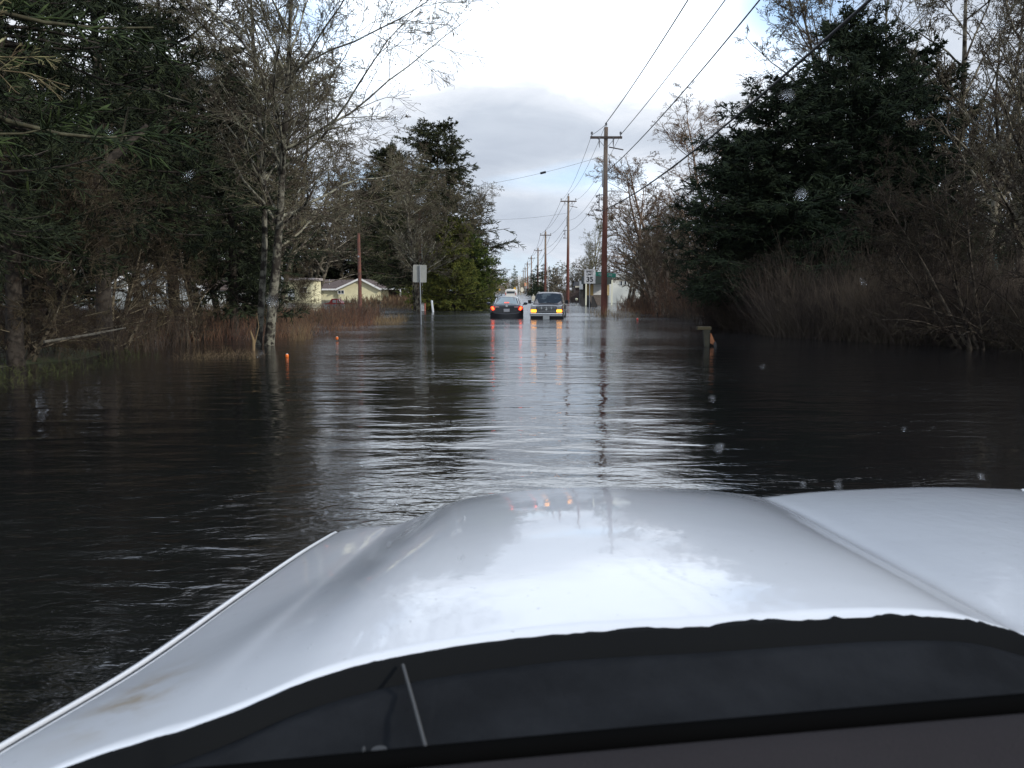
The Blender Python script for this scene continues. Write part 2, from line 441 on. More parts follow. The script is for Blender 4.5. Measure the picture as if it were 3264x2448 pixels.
# ---- source meshes (shared by copies)
print("trees..")
def hero_mesh():
    rng = np.random.default_rng(7); O = Vector((WX(862, 22.7, 1095), 22.7, 0)); tr, cr = [], []
    for pth, r0, k1, L1 in (([(856, 1140, 22.6), (866, 1000, 22.7), (880, 850, 22.7), (893, 680, 22.6), (902, 500, 22.5), (915, 300, 22.3), (925, 60, 22.1), (945, -200, 22.0), (960, -420, 22)], .145, 34, 6.3),
                            ([(822, 1130, 22.9), (834, 950, 23.0), (844, 780, 23.1), (842, 600, 23.2), (828, 400, 23.3), (812, 200, 23.4), (800, 0, 23.6), (790, -200, 23.7), (785, -350, 23.7)], .10, 24, 5.2)):
        p = np.array([[tuple(W(u, v, y) - O) for u, v, y in pth]]); n = len(pth)
        q = (r0 * np.linspace(1, .14, n) ** 1.1)[None]; d = nrm(np.gradient(p[0], axis=0))[None]
        tr.append((*tubes(p, q, 12), 0, True)); L = np.array([1.0])
        a = kids(rng, p, q, d, L, k1, .34, .97, 1.0, 1.0, rr=.5, taper=0)
        a = (a[0], nrm(a[1] + np.array([.22, -.1, .05])), rng.uniform(.5, 1.1, k1) * L1, np.maximum(a[3], .022))
        p1, q1, d1 = grow(rng, *a, 9, .10, .045, .2, -.06); cr.append((*tubes(p1, q1, 5), 0, True))
        b = kids(rng, p1, q1, d1, a[2], 11, .12, .98, .7, .38, rr=.5); p2, q2, d2 = grow(rng, *b, 5, .13, .02, .3, -.03); cr.append((*tubes(p2, np.maximum(q2, .007), 4), 1, True))
        c = kids(rng, p2, q2, d2, b[2], 8, .12, .98, .7, .5, rr=.6); p3, q3, d3 = grow(rng, *c, 3, .15, .0, .5, -.03); cr.append((*tubes(p3, np.maximum(q3, .0055), 3), 1, True))
        e_ = kids(rng, p3, q3, d3, c[2], 4, .15, 1.0, .7, .55, rr=.7); p4, q4, d4 = grow(rng, *e_, 2, .15, -.03, .6); cr.append((*tubes(p4, np.maximum(q4, .0045), 3), 1, True))
        E = p4[rng.random(len(p4)) < .3, -1]; dd = np.stack([rng.normal(0, .3, len(E)), rng.normal(0, .3, len(E)), -np.ones(len(E))], 1)
        cr.append((*tubes(np.stack([E, E + nrm(dd) * .022, E + nrm(dd) * .045], 1), np.tile(np.array([[.004, .013, .004]]), (len(E), 1)), 4), 0, True))
    return npmesh("trunk", tr, [BARK]), npmesh("crown", cr, [BARK, TWIG])
M_ALDER_HERO = hero_mesh()
M_BARE = [bare_mesh(11, H=12, trunks=1, spread=.04, k1=30, L1=.38, k2=9, k3=8, k4=4, ang1=.8, t0=.28, twig_r=.009, cones=True, r0=.15),
          bare_mesh(12, H=12, trunks=2, spread=.12, k1=22, L1=.36, k2=9, k3=7, k4=4, ang1=.7, up1=.05, t0=.3, twig_r=.009, cones=True, r0=.13),
          bare_mesh(13, H=12, trunks=3, spread=.16, k1=18, L1=.40, k2=8, k3=7, k4=4, ang1=.9, droop=.03, t0=.2, twig_r=.008, r0=.13)]
M_HIGH = bare_mesh(17, H=12, trunks=2, spread=.10, k1=34, L1=.46, k2=10, k3=8, k4=4, ang1=1.0, t0=.40, twig_r=.008, cones=True, r0=.08, droop=.03)
M_VASE = bare_mesh(21, H=6, trunks=9, spread=.33, k1=12, L1=.42, k2=8, k3=6, k4=3, ang1=.5, up1=.07, t0=.15, twig_r=.008, r0=.07)
M_LOW = bare_mesh(22, H=7, trunks=5, spread=.45, k1=16, L1=.45, k2=9, k3=7, k4=3, ang1=.9, up1=.0, droop=.06, t0=.1, twig_r=.006, r0=.06)
M_SPRUCE = [conifer_mesh(31, H=12, Rb=4.2, dens=20, irregular=.30, f0=.16, shape=.40, k2=17, k3=10, droop=.02),
            conifer_mesh(32, H=12, Rb=4.0, dens=19, irregular=.36, f0=.14, shape=.42, k2=16, k3=10, droop=.06)]
M_FIRLOW = conifer_mesh(44, H=14, Rb=3.2, dens=13, f0=.12, droop=.16, irregular=.4, k2=14, k3=9, shoot_r=.024, shape=.5)
M_FIR = conifer_mesh(41, H=16, Rb=4.4, dens=8, f0=.28, droop=.16, irregular=.5, k2=14, k3=9, shoot_r=.024, shape=.6)
M_HEM = conifer_mesh(42, H=16, Rb=4.8, dens=8, f0=.25, droop=.26, irregular=.45, k2=15, k3=10, shoot_r=.02, shape=.5)
M_CEDAR = conifer_mesh(51, H=7, Rb=3.4, dens=20, f0=.06, droop=.05, irregular=.35, needle=CEDAR, shoot_r=.03, k2=13, k3=9, shape=.55)
M_FAR = conifer_mesh(52, H=12, Rb=3.2, dens=8, f0=.08, droop=.08, irregular=.35, shoot_r=.06, k2=9, k3=5, shape=.8)
M_FARBARE = bare_mesh(53, H=10, trunks=3, spread=.2, k1=14, L1=.4, k2=6, k3=5, k4=2, ang1=.8, t0=.2, twig_r=.022, r0=.13)

def pt(name, meshes, u, Y, vtop, H0, label, cat, wid=1.0, rz=0.0, tint=(1, 1, 1), ttint=None, group=None, z0=0.0):
    h = WZ(vtop, Y) - z0; k = h / H0
    return plant_tree(name, meshes, (WX(u, Y), Y, z0), label, cat, k * wid, rz, tint, ttint, group, sz=k)

DK = (.8, .8, .8)
# left side, near
plant_tree("alder_tree", M_ALDER_HERO, (WX(862, 22.7, 1095), 22.7, .0), "twin-trunked bare alder with pale lichen patches standing at the left water's edge", "tree", 1, 0, (.95, .93, .85), (.68, .66, .62))
LN = [  # u, Y, v of top, mesh, H0, width, tint, label
 (-330, 12.5, -900, M_HEM, 16, 1.0, "dark hemlock at the far left edge with drooping green sprays"),
 (40, 16.5, -700, M_HEM, 16, .95, "tall hemlock on the mossy left bank, nearest trunk left of the leaning log"),
 (330, 20.5, -500, M_FIR, 16, 1.05, "dark fir on the left bank right of the leaning log"),
 (560, 26, -300, M_HEM, 16, .9, "dark hemlock between the gabled white house and the bare alder"),
 (745, 27.5, 130, M_FIRLOW, 14, 1.0, "dense dark fir directly behind the twin-trunked alder"),
 (180, 31, -150, M_FIR, 16, 1.1, "dark fir deep in the left woods above the leaning log"),
 (-60, 28, -200, M_FIR, 16, 1.2, "dark fir deep in the woods at the left edge"),
 (560, 80, 100, M_FIR, 16, 1.25, "shaded fir behind the gabled white house"),
 (740, 100, 300, M_HEM, 16, 1.1, "shaded hemlock behind the white porch of the long house"),
 (930, 114, 440, M_FIR, 16, 1.3, "shaded fir behind the alder, left of the yellow house"),
]
for i, (u, Y, vt, me, H0, wd, lb) in enumerate(LN):
    pt("conifer_tree", me, u, Y, vt, H0, lb, "tree", wd, rz=i * 1.3, tint=(.9, .9, .9))
LB = [
 (870, 33, 60, 0, "bare alder just behind the twin-trunked alder"),
 (885, 41, 230, 1, "bare two-stemmed alder rising left of the red-brown pole"),
 (1335, 58, 430, 0, "bare alder rising above the red-brown pole on the left"),
 (985, 118, 470, 2, "bare alder behind the small flat-roofed yellow building"),
 (1090, 150, 500, 0, "bare alder behind the yellow house's brown roof"),
 (1190, 150, 560, 1, "bare alder behind the yellow house's gable"),
 (700, 36, 100, 1, "bare alder among the dark firs left of the twin-trunked alder"),
 (450, 33, 200, 2, "bare tree in shade behind the gabled white house"),
 (230, 26, 100, 0, "bare tree in shade beside the leaning log"),
 (60, 36, 250, 1, "bare tree in deep shade near the left edge"),
 (-120, 22, 0, 2, "bare tree at the left edge of the frame behind the hemlock"),
]
for i, (u, Y, vt, k, lb) in enumerate(LB):
    pt("alder_tree", M_BARE[k], u, Y, vt, 12, lb, "tree", 1.5 if Y > 100 else 1.25, rz=i * 2.1, tint=(.95, .85, .78) if i % 2 else (1.0, .95, .85), ttint=(.5, .45, .4))
for (x, Y, me, H, lb) in [(-8.9, 9.6, M_HEM, .95, "green hemlock boughs hanging in from the left edge, nearest to the viewer"), (-11, -4, M_FIR, 1.05, "dark fir on the left bank behind the white pickup's cab"),
                       (-9.0, 11.8, M_BARE[2], 1.1, "pale lichened bare limbs reaching in from the left edge across the dark hemlocks"), (12, 7, M_BARE[1], 1.2, "bare alder on the right bank level with the white pickup"), (14, 13, M_SPRUCE[1], .95, "dark spruce on the right bank just outside the view"), (13, -3, M_FIR, .8, "dark fir on the right bank behind the white pickup's cab")]:
    plant_tree("conifer_tree" if me is M_HEM or me is M_FIR or me is M_SPRUCE[1] else "alder_tree", me, (x, Y, 0), lb, "tree", H, x, (1.2, 1.35, 1.0) if Y == 9.6 else (1.8, 1.8, 1.3) if Y == 11.8 else (.9, .9, .9))
for i, (u, Y, vt, lb) in enumerate([(872, 38, 90, "thin-stemmed bare tree with a wide twiggy crown right behind the twin-trunked alder"),  
                                    (1318, 61, 420, "thin-stemmed bare tree with a wide twiggy crown beside the carport frame"), (640, 30, -60, "thin-stemmed bare tree with a wide twiggy crown under the hemlocks")]):
    pt("alder_tree", M_HIGH, u, Y, vt, 12, lb, "tree", 1.0 if Y > 55 else 1.5, rz=i * 2.4 + .4, tint=(1.0, .92, .8), ttint=(.5, .45, .4))
# small arching shrubs near the left bank
for i, (u, Y, h, lb) in enumerate([(60, 17.5, .75, "arching leafless shrub on the mossy left bank under the leaning log"), (330, 21, .8, "arching leafless shrub left of the gabled house"),
        (620, 25, .8, "arching leafless shrub under the dense dark fir"), (985, 34, .42, "low leafless shrub right of the twin-trunked alder")]):
    plant_tree("leafless_shrub", M_LOW, (WX(u, Y), Y, 0), lb, "shrub", h, i * 1.7, (.7, .6, .5))
# big conifers and cedars further up on the left
pt("spruce_tree", M_SPRUCE[1], 1385, 84, 385, 12, "tallest dark spruce on the left, behind the olive-green cedars", "tree", 1.12, 1.0, (1.3, 1.1, 1.0))
pt("spruce_tree", M_SPRUCE[0], 1245, 152, 470, 12, "dark spruce with a broad top just left of the tallest one", "tree", .8, 2.0, (1.2, 1.05, .9))
pt("spruce_tree", M_HEM, 1420, 84, 560, 16, "drooping spruce on the right flank of the tallest left spruce", "tree", 1.25, 3.0, (1.3, 1.2, 1.1))
pt("spruce_tree", M_HEM, 1500, 100, 690, 16, "drooping spruce nearest the road behind the olive-green cedars", "tree", 1.25, .3, (1.5, 1.35, 1.2))
pt("cedar_tree", M_CEDAR, 1452, 62, 690, 7, "olive-green cedar behind the blank sign back", "tree", .85, 0.3, (.8, .8, .8))
pt("cedar_tree", M_CEDAR, 1500, 67, 735, 7, "darker green cedar nearest the road on the left", "tree", .9, 2.2, (.45, .58, .5))
pt("cedar_tree", M_CEDAR, 1362, 66, 770, 7, "yellowish cedar beside the white carport frame", "tree", .5, 4.1, (1.2, 1.1, .8))
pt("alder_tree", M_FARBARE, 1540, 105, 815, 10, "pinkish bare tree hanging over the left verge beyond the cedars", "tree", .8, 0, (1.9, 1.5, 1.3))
# right side
SR = [(2730, 33, 55, 0, 12, 1.0, "tallest dark spruce on the right, its tip just under the cable"),
      (2490, 32, 245, 1, 12, 1.32, "dark spruce second from the left in the right-hand clump"),
      (2345, 33, 415, 0, 12, 1.2, "leftmost and lowest dark spruce of the right-hand clump"),
      (2870, 35, 150, 1, 12, .9, "dark spruce right of the tallest one, in front of a bare trunk"),
      (2590, 31, 560, 1, 12, 1.35, "short broad spruce in front of the right-hand clump"),
      (2830, 31, 500, 0, 12, 1.1, "short spruce below the tallest one on the right")]
for i, (u, Y, vt, k, H0, wd, lb) in enumerate(SR):
    pt("spruce_tree", M_SPRUCE[k], u, Y, vt, H0, lb, "tree", wd, rz=i * 1.9 + .5, tint=(.85, .95, .95), z0=.05)
pt("conifer_tree", M_FIR, 3060, 39, 400, 16, "thin dark conifer among bare trunks near the right edge", "tree", .8, 1)
pt("conifer_tree", M_HEM, 3330, 27, 120, 16, "dark conifer cut by the right edge of the frame", "tree", .8, 2)
BR = [(2995, 36, -500, 0, "tall bare alder trunk rising right of the dark spruces"),
      (3150, 29, -600, 1, "tall bare two-stemmed alder near the right edge"),
      (3250, 25, -500, 0, "tall bare alder at the right edge of the frame"),
      (2780, 44, -200, 1, "bare alder rising behind the tallest right-hand spruce"),
      (2620, 47, 0, 2, "bare alder crown above the cable behind the spruces"),
      (3080, 46, -100, 2, "bare alder far behind the thin conifer at right"),
      (3200, 50, 100, 0, "bare alder farthest back at the right edge"),
      (2220, 55, 340, 0, "slim bare alder with a reddish crown left of the spruces"),
      (2330, 60, 290, 1, "bare alder with a reddish crown half behind the leftmost spruce"),
      (2090, 64, 470, 2, "bare alder between the utility pole and the slim reddish one"),
      (2440, 52, 350, 0, "bare alder hidden mostly behind the leftmost spruce"),
      ]
for i, (u, Y, vt, k, lb) in enumerate(BR):
    red = i >= 7
    pt("alder_tree", M_BARE[k], u, Y, vt, 12, lb, "tree", 1.45 if red else 1.0, rz=i * 1.1, tint=(1.5, 1.1, .95) if red else (.9, .82, .75))
for i, (u, Y, vt, lb) in enumerate([(2110, 50, 640, "vase-shaped leafless tree above the reddish brush, with dark ragged stems"), (2085, 57, 735, "leafless multi-stemmed tree right beside the near utility pole"),
                                    (2250, 44, 700, "leafless multi-stemmed tree under the slim alder"), (2420, 38, 760, "leafless multi-stemmed tree under the leftmost spruce"), (2180, 66, 700, "leafless multi-stemmed tree behind the vase-shaped one")]):
    pt("leafless_tree", M_VASE, u, Y, vt, 6, lb, "tree", 1.15, rz=i * 2.3, tint=(1.25, 1.05, .95))
for i, (u, Y, h, lb) in enumerate([(2760, 26, .6, "tangled leafless shrub under the short broad spruce"), (2960, 24, .7, "tangled leafless shrub on the right bank below the thin conifer"),
        (3130, 21, .85, "tall tangled leafless shrub near the right edge"), (2560, 29, .5, "tangled leafless shrub at the water's edge behind the wooden barricade"), (3290, 19, .8, "tangled leafless shrub cut by the right edge")]):
    plant_tree("leafless_shrub", M_LOW, (WX(u, Y), Y, 0), lb, "shrub", h, i * 1.3, (.28, .23, .20))
pt("alder_tree", M_BARE[2], 1878, 112, 668, 12, "lone rounded olive-grey bare tree between the two nearest utility poles", "tree", 1.0, 0.6, (1.5, 1.45, 1.1))
# rows beyond, along the road
rng_ = random.Random(5)
FARL = []
for i in range(9):
    FARL.append((1755 + i * 22, 118 + rng_.uniform(-8, 25), 832 - i * 3 + rng_.uniform(-14, 14)))
for i, (u, Y, vt) in enumerate(FARL):
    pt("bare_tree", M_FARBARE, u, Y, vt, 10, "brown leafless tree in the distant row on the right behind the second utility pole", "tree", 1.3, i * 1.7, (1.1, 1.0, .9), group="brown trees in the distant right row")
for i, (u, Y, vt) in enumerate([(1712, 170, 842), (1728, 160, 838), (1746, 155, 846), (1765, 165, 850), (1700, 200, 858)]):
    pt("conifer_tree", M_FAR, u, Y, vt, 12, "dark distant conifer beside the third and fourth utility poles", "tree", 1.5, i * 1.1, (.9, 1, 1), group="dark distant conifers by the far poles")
pt("conifer_tree", M_FAR, 1641, 330, 843, 12, "tallest pale distant conifer at the end of the road", "tree", .9, 0, (2.6, 2.8, 2.8))  # tint raised to paint distance haze into the needles
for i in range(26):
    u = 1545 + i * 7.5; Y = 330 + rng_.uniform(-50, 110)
    pt("bare_tree", M_FARBARE, u, Y, 880 + rng_.uniform(-10, 12), 10, "greyish leafless tree in the distant row closing the end of the road", "tree", 1.4, i * .9, (2.2, 2.0, 1.8), group="greyish trees closing the end of the road")  # pale tint carries the haze of the far row, no volume
for i in range(8):
    u = 1560 + rng_.uniform(-40, 20) * (i % 2) - i * 6; Y = 125 + i * 16
    pt("bare_tree", M_FARBARE, u, Y, 838 + rng_.uniform(-20, 12), 10, "brownish leafless tree in the distant row on the left verge", "tree", 1.2, i * 1.3, (1.3, 1.1, 1.0), group="brownish trees in the distant left row")
for i in range(12):
    u = 780 + i * 50; Y = 152 + rng_.uniform(0, 18)
    pt("conifer_tree", M_FAR, u, Y, 610 + rng_.uniform(-60, 70), 12, "dark conifer in the row behind the yellow house", "tree", 1.7, i * 1.3, (1.1, 1.0, .9), group="dark conifers in the row behind the yellow house")
for i in range(14):
    u = 2000 + i * 95; Y = 88 + rng_.uniform(0, 20)
    pt("bare_tree", M_FARBARE, u, Y, 640 + rng_.uniform(-80, 60), 10, "leafless tree in the row far behind the right-hand spruces", "tree", 1.3, i * 1.9, (.9, .8, .72), group="leafless trees far behind the right-hand spruces")
for i in range(11):
    u = -250 + i * 95; Y = 60 + rng_.uniform(0, 20)
    pt("conifer_tree", M_FAR, u, Y, 330 + rng_.uniform(-120, 120), 12, "shaded conifer in the row far behind the left bank", "tree", 1.3, i * 1.9, (.8, .8, .8), group="shaded conifers far behind the left bank")

# ---- thickets of brush nobody could count
def inpoly(poly, x, y):
    c = np.zeros(len(x), bool); n = len(poly)
    for i in range(n):
        (x1, y1), (x2, y2) = poly[i], poly[(i + 1) % n]
        cond = (y1 > y) != (y2 > y)
        c ^= cond & (x < (x2 - x1) * (y - y1) / (y2 - y1 + 1e-12) + x1)
    return c
def scatter(rng, poly, n):
    p = np.array(poly); lo, hi = p.min(0), p.max(0); out_ = np.empty((0, 2))
    while len(out_) < n:
        q = rng.uniform(lo, hi, (n * 3, 2)); out_ = np.concatenate([out_, q[inpoly(poly, q[:, 0], q[:, 1])]])
    return out_[:n]
def thicket(name, seed, poly, n, h, mats_, label, cat, r=.007, spread=.28, k=5, hv=.3, droop=0.0, clump=1.6, z0=None):
    rng = np.random.default_rng(seed); q = scatter(rng, poly, n)
    mod = .55 + .45 * np.sin(q[:, 0] / clump + 2 * np.sin(q[:, 1] / clump * .8)) * np.cos(q[:, 1] / clump * 1.3 + seed)
    L = h * (.62 + .5 * mod) * rng.uniform(1 - hv, 1 + hv, n)
    P = np.column_stack([q, np.minimum(gh(q[:, 0], q[:, 1]), 0) - .05 if z0 is None else np.full(n, z0)])
    P[:, 2] = np.where(gh(q[:, 0], q[:, 1]) > 0, gh(q[:, 0], q[:, 1]) - .05, -.05)
    Dv = nrm(np.column_stack([rng.normal(0, spread, n), rng.normal(0, spread, n), np.ones(n)]))
    far = np.clip(q[:, 1] / 30, .8, 2.5)
    p0, q0, d0 = grow(rng, P, Dv, L, r * far, 4, .12, .02, .45, .02 - droop)
    parts = [(*tubes(p0, q0, 3), 0, False)]
    a = kids(rng, p0, q0, d0, L, k, .2, .98, .5, .42, rr=.65)
    p1, q1, d1 = grow(rng, *a, 2, .12, .03, .6); parts.append((*tubes(p1, q1, 3), 1, False))
    me = npmesh(name, parts, mats_); o = bpy.data.objects.new(name, me); COL.objects.link(o)
    return tag(o, label, cat, kind='stuff')
RED = bark_mat("red_brush_stems", (.12, .058, .036), (.16, .095, .055), (.075, .04, .03), .35)
BRN = bark_mat("brown_brush_stems", (.055, .042, .033), (.08, .062, .045), (.038, .029, .024), .4)
TAN = bark_mat("dry_grass_blades", (.20, .145, .075), (.15, .105, .06), (.11, .08, .05), .8)
GRN = bark_mat("moss_grass_blades", (.045, .065, .02), (.08, .09, .028), (.035, .045, .018), .8)
print("brush..")
thicket("brush_thicket", 1, [(-7.1, 25), (-6.2, 30), (-5.9, 36), (-6.6, 43), (-9, 46), (-26, 40), (-19, 26), (-11, 23)], 5600, .80, [RED, BRN], "reddish brown leafless brush in front of the yellow house", "brush")
thicket("brush_thicket", 2, [(-9.5, 17), (-8.2, 22.5), (-12, 26), (-24, 26), (-22, 12), (-12, 13)], 3600, 1.25, [BRN, BRN], "dark brown leafless brush on the left bank under the hemlocks", "brush")
thicket("brush_thicket", 3, [(8.2, 47), (8.1, 36), (8.5, 28), (12, 28), (26, 34), (34, 62), (17, 66), (11, 50)], 7500, 2.2, [BRN, RED], "reddish leafless brush along the right water's edge beyond the near pole", "brush", hv=.35)
thicket("brush_thicket", 13, [(7.9, 64), (8.2, 47), (11, 50), (17, 66), (12, 72)], 1800, 1.15, [RED, BRN], "low reddish brush beside the nearest pole in front of the white house", "brush")
thicket("brush_thicket", 14, [(8.2, 36), (8.4, 26.3), (10.9, 22.6), (14, 20.2), (16.5, 21.5), (12.5, 25.5), (10.4, 29), (10.2, 36)], 5200, 1.9, [BRN, BRN], "dense brown brush at the water's edge in front of the right-hand spruces", "brush", hv=.4, spread=.35)
thicket("brush_thicket", 4, [(9.0, 27.5), (10.6, 24), (13.2, 21.5), (16, 17), (26, 18), (28, 32), (12, 29.5)], 6500, 2.5, [BRN, BRN], "dark leafless brush under the right-hand spruces", "brush", hv=.4, spread=.35)
thicket("brush_thicket", 5, [(-4.6, 150), (-4.8, 80), (-6, 66), (-14, 66), (-14, 150)], 2200, 1.0, [TAN, RED], "low orange-brown brush along the distant left verge", "brush", r=.012)
thicket("brush_thicket", 6, [(7.2, 170), (9, 110), (20, 100), (34, 170)], 2400, 1.6, [BRN, RED], "low dark brush along the distant right verge", "brush", r=.015)
thicket("dry_grass", 7, [(-5.0, 36.0), (-5.0, 41), (-6.4, 43), (-6.3, 37), (-5.7, 35)], 330, .4, [TAN, TAN], "tan dead grass standing in water at the foot of the blank sign", "grass", r=.004, k=1, clump=.7)
thicket("dry_grass", 8, [(-5.55, 17.8), (-5.7, 19.3), (-6.6, 20.2), (-7.6, 19.0), (-7.2, 17.5)], 380, .24, [TAN, BRN], "tan dead grass tussock beside the foot of the twin-trunked alder", "grass", r=.003, k=1, spread=.7, droop=.25, clump=.5)
thicket("mossy_grass", 9, [(-7.6, 12), (-7.9, 18.8), (-9.5, 20.5), (-22, 20), (-16, 8), (-8.2, 8.5)], 5200, .22, [GRN, BRN], "low mossy green grass at the edge of the left bank", "grass", r=.004, k=1, spread=.8, droop=.2, clump=.6)
thicket("dry_grass", 10, [(4.6, 43), (4.6, 50), (7.2, 52), (6.9, 43)], 260, .5, [TAN, TAN], "sparse pale reeds in water around the speed limit sign", "grass", r=.005, k=1, spread=.4)
thicket("dry_grass", 11, [(-6.65, 24.6), (-6.2, 24.6), (-6.2, 26), (-6.6, 26)], 90, .55, [TAN, TAN], "tan reeds at the left water's edge beside the farther orange float", "grass", r=.004, k=1, spread=.3)
thicket("mossy_grass", 12, [(9.8, 25.0), (11.5, 22.5), (14.5, 20.0), (17, 17), (18, 23), (12, 27)], 1500, .3, [GRN, BRN], "patchy green grass at the foot of the right bank", "grass", r=.005, k=1, spread=.8, droop=.2, clump=.9)
#REST
# ------------------------------------------------------------------ lettering
def letters(txt, size, m, parent, loc, rot=(math.pi / 2, 0, 0), name="lettering", sx=1.0):
    cu = bpy.data.curves.new(name, 'FONT'); cu.body = txt; cu.size = size; cu.align_x = 'CENTER'; cu.align_y = 'CENTER'; cu.extrude = .002
    cu.offset = size * .03
    o = bpy.data.objects.new("tmp", cu); COL.objects.link(o)
    bpy.context.view_layer.update()
    me = bpy.data.meshes.new_from_object(o.evaluated_get(bpy.context.evaluated_depsgraph_get()))
    bpy.data.objects.remove(o); me.materials.clear(); me.materials.append(m); me.name = name
    o = bpy.data.objects.new(name, me); COL.objects.link(o); o.parent = parent; o.location = loc; o.rotation_euler = rot; o.scale = (sx, 1, 1)
    return o

# ------------------------------------------------------------------ utility poles and wires
def pole_wood():
    m = bpy.data.materials.new("pole_wood"); m.use_nodes = True; t = NT(m.node_tree); b = t.n['Principled BSDF']; b.inputs['Roughness'].default_value = .85
    P = t.node('ShaderNodeTexCoord').outputs['Object']; s = t.node('ShaderNodeSeparateXYZ'); t.l.new(P, s.inputs[0])
    nz = t.noise(t.mapping(P, scale=(9, 9, .7)), 1.0, 4, .6)
    k = t.remap(t.math('MULTIPLY_ADD', nz, 6.0, s.outputs[2]), 9.0, 12.0)
    c = t.mix(k, (.13, .040, .026, 1), (.27, .20, .15, 1))
    c = t.mix(t.remap(nz, .5, .7, 0, .6), c, (.06, .035, .03, 1))
    t.l.new(c, b.inputs['Base Color']); return m
PW = pole_wood()
M_ARM = mat("weathered_arm_wood", (.12, .09, .075), .85, var=.3, vscale=6)
M_INS = mat("insulator_grey", (.16, .15, .15), .4)
M_MET = mat("galvanised_metal", (.42, .43, .44), .45, metal=.6, var=.15, vscale=12)
M_WHITE = mat("white_paint", (.74, .74, .72), .55, var=.08, vscale=5)
M_BLACK = mat("black_rubber", (.018, .018, .019), .6)
def util_pole(x, Y, ztop, label, armw=.95, r=.19, hard=True, arm=True):
    o = thing("utility_pole", (x, Y, -.6), label, "utility pole")
    H = ztop + .6
    pts = [(0.01 * math.sin(i * 1.3), .01 * math.cos(i), H * i / 10) for i in range(11)]
    MB().path(pts, [r * (1 - .42 * i / 10) for i in range(11)], 12).build("shaft", PW, o)
    if arm:
        za = H - .62
        bevel(MB().box((0, -r * .75, za), (armw * 2, .11, .14)).build("crossarm", M_ARM, o), .01)
        b = MB()
        for sx in (-1, 1): b.path([(sx * .08, -r * .8, za - .55), (sx * .5, -r * .82, za - .06)], .018, 5)
        b.build("arm_brace", M_MET, o)
        for px, pz in ((-armw * .9, za + .07), (armw * .9, za + .07), (0, H)):
            yy = -r * .75 if px else 0
            MB().cyl((px, yy, pz), (px, yy, pz + .12), .02).sphere((px, yy, pz + .2), .07, 10, 6, (1, 1, 1.2)).cyl((px, yy, pz + .12), (px, yy, pz + .17), .085, .05).build("insulator", M_INS, o)
    if hard:
        for px in (-.42, .42):
            MB().cyl((px, -r, H - .62), (px, -r - .02, H - 1.0), .045, .035).cyl((px, -r, H - 1.0), (px + .02, -r, H - 1.22), .03, .012).build("fuse_cutout", M_INS, o)
        MB().path([(r * .9, 0, H - 1.15), (1.05, -.05, H - 1.32)], .035, 6).build("guard_arm", M_ARM, o)
        MB().box((-r * .85, -.06, H - 3.0), (.09, .14, 1.0)).build("riser_conduit", M_MET, o)
        b = MB()
        b.path([(-.05, -.1, H - 3.95), (-.5, -.18, H - 4.0)], .03, 6).path([(-.05, -.1, H - 4.9), (-.5, -.18, H - 4.85)], .03, 6).path([(-.38, -.18, H - 3.9), (-.38, -.18, H - 4.95)], .03, 6)
        b.sphere((-.52, -.18, H - 4.05), .07).sphere((-.52, -.18, H - 4.85), .08).sphere((-.46, -.18, H - 4.4), .07)
        b.build("cable_bracket", M_INS, o)
    return o
PX = {}
poles = [(1932, 50.8, 392, "nearest utility pole, dark red below and grey above, right of the stranded pickup"),
         (1812, 99, 618, "second utility pole with a reddish shaft, just right of the stranded pickup's roof"),
         (1739, 141, 733, "third utility pole from the front, dark shaft with a white post beside it"),
         (1715, 197, 787, "fourth utility pole from the front in the row on the right"),
         (1694, 245, 814, "fifth utility pole from the front in the row on the right"),
         (1681.5, 299, 834, "sixth utility pole from the front, with a thick collar at mid-height"),
         (1674, 362, 850, "seventh utility pole from the front in the row on the right"),
         (1668, 430, 860, "farthest visible utility pole, at the end of the row on the right")]
PT = []
for i, (u, Y, v, lb) in enumerate(poles):
    p = W(u, v, Y); PT.append(p)
    util_pole(p.x, Y, p.z - .25, lb, armw=.95, r=.20 if i < 2 else .22 + i * .012, hard=i < 2)
M_WIRE = mat("black_wire", (.03, .03, .033), .6)
def wire(a, b, sag, r, label, group=None, n=22, extra=None):
    a, b = Vector(a), Vector(b)
    pts = [a.lerp(b, i / n) + Vector((0, 0, -4 * sag * (i / n) * (1 - i / n))) for i in range(n + 1)]
    m = MB().path(pts, r, 5)
    if extra is not None:
        p = pts[extra]; q = pts[extra + 1]; m.path([p, p.lerp(q, .45)], .07, 6)
    return tag(m.build("power_line", M_WIRE), label, "wire", group)
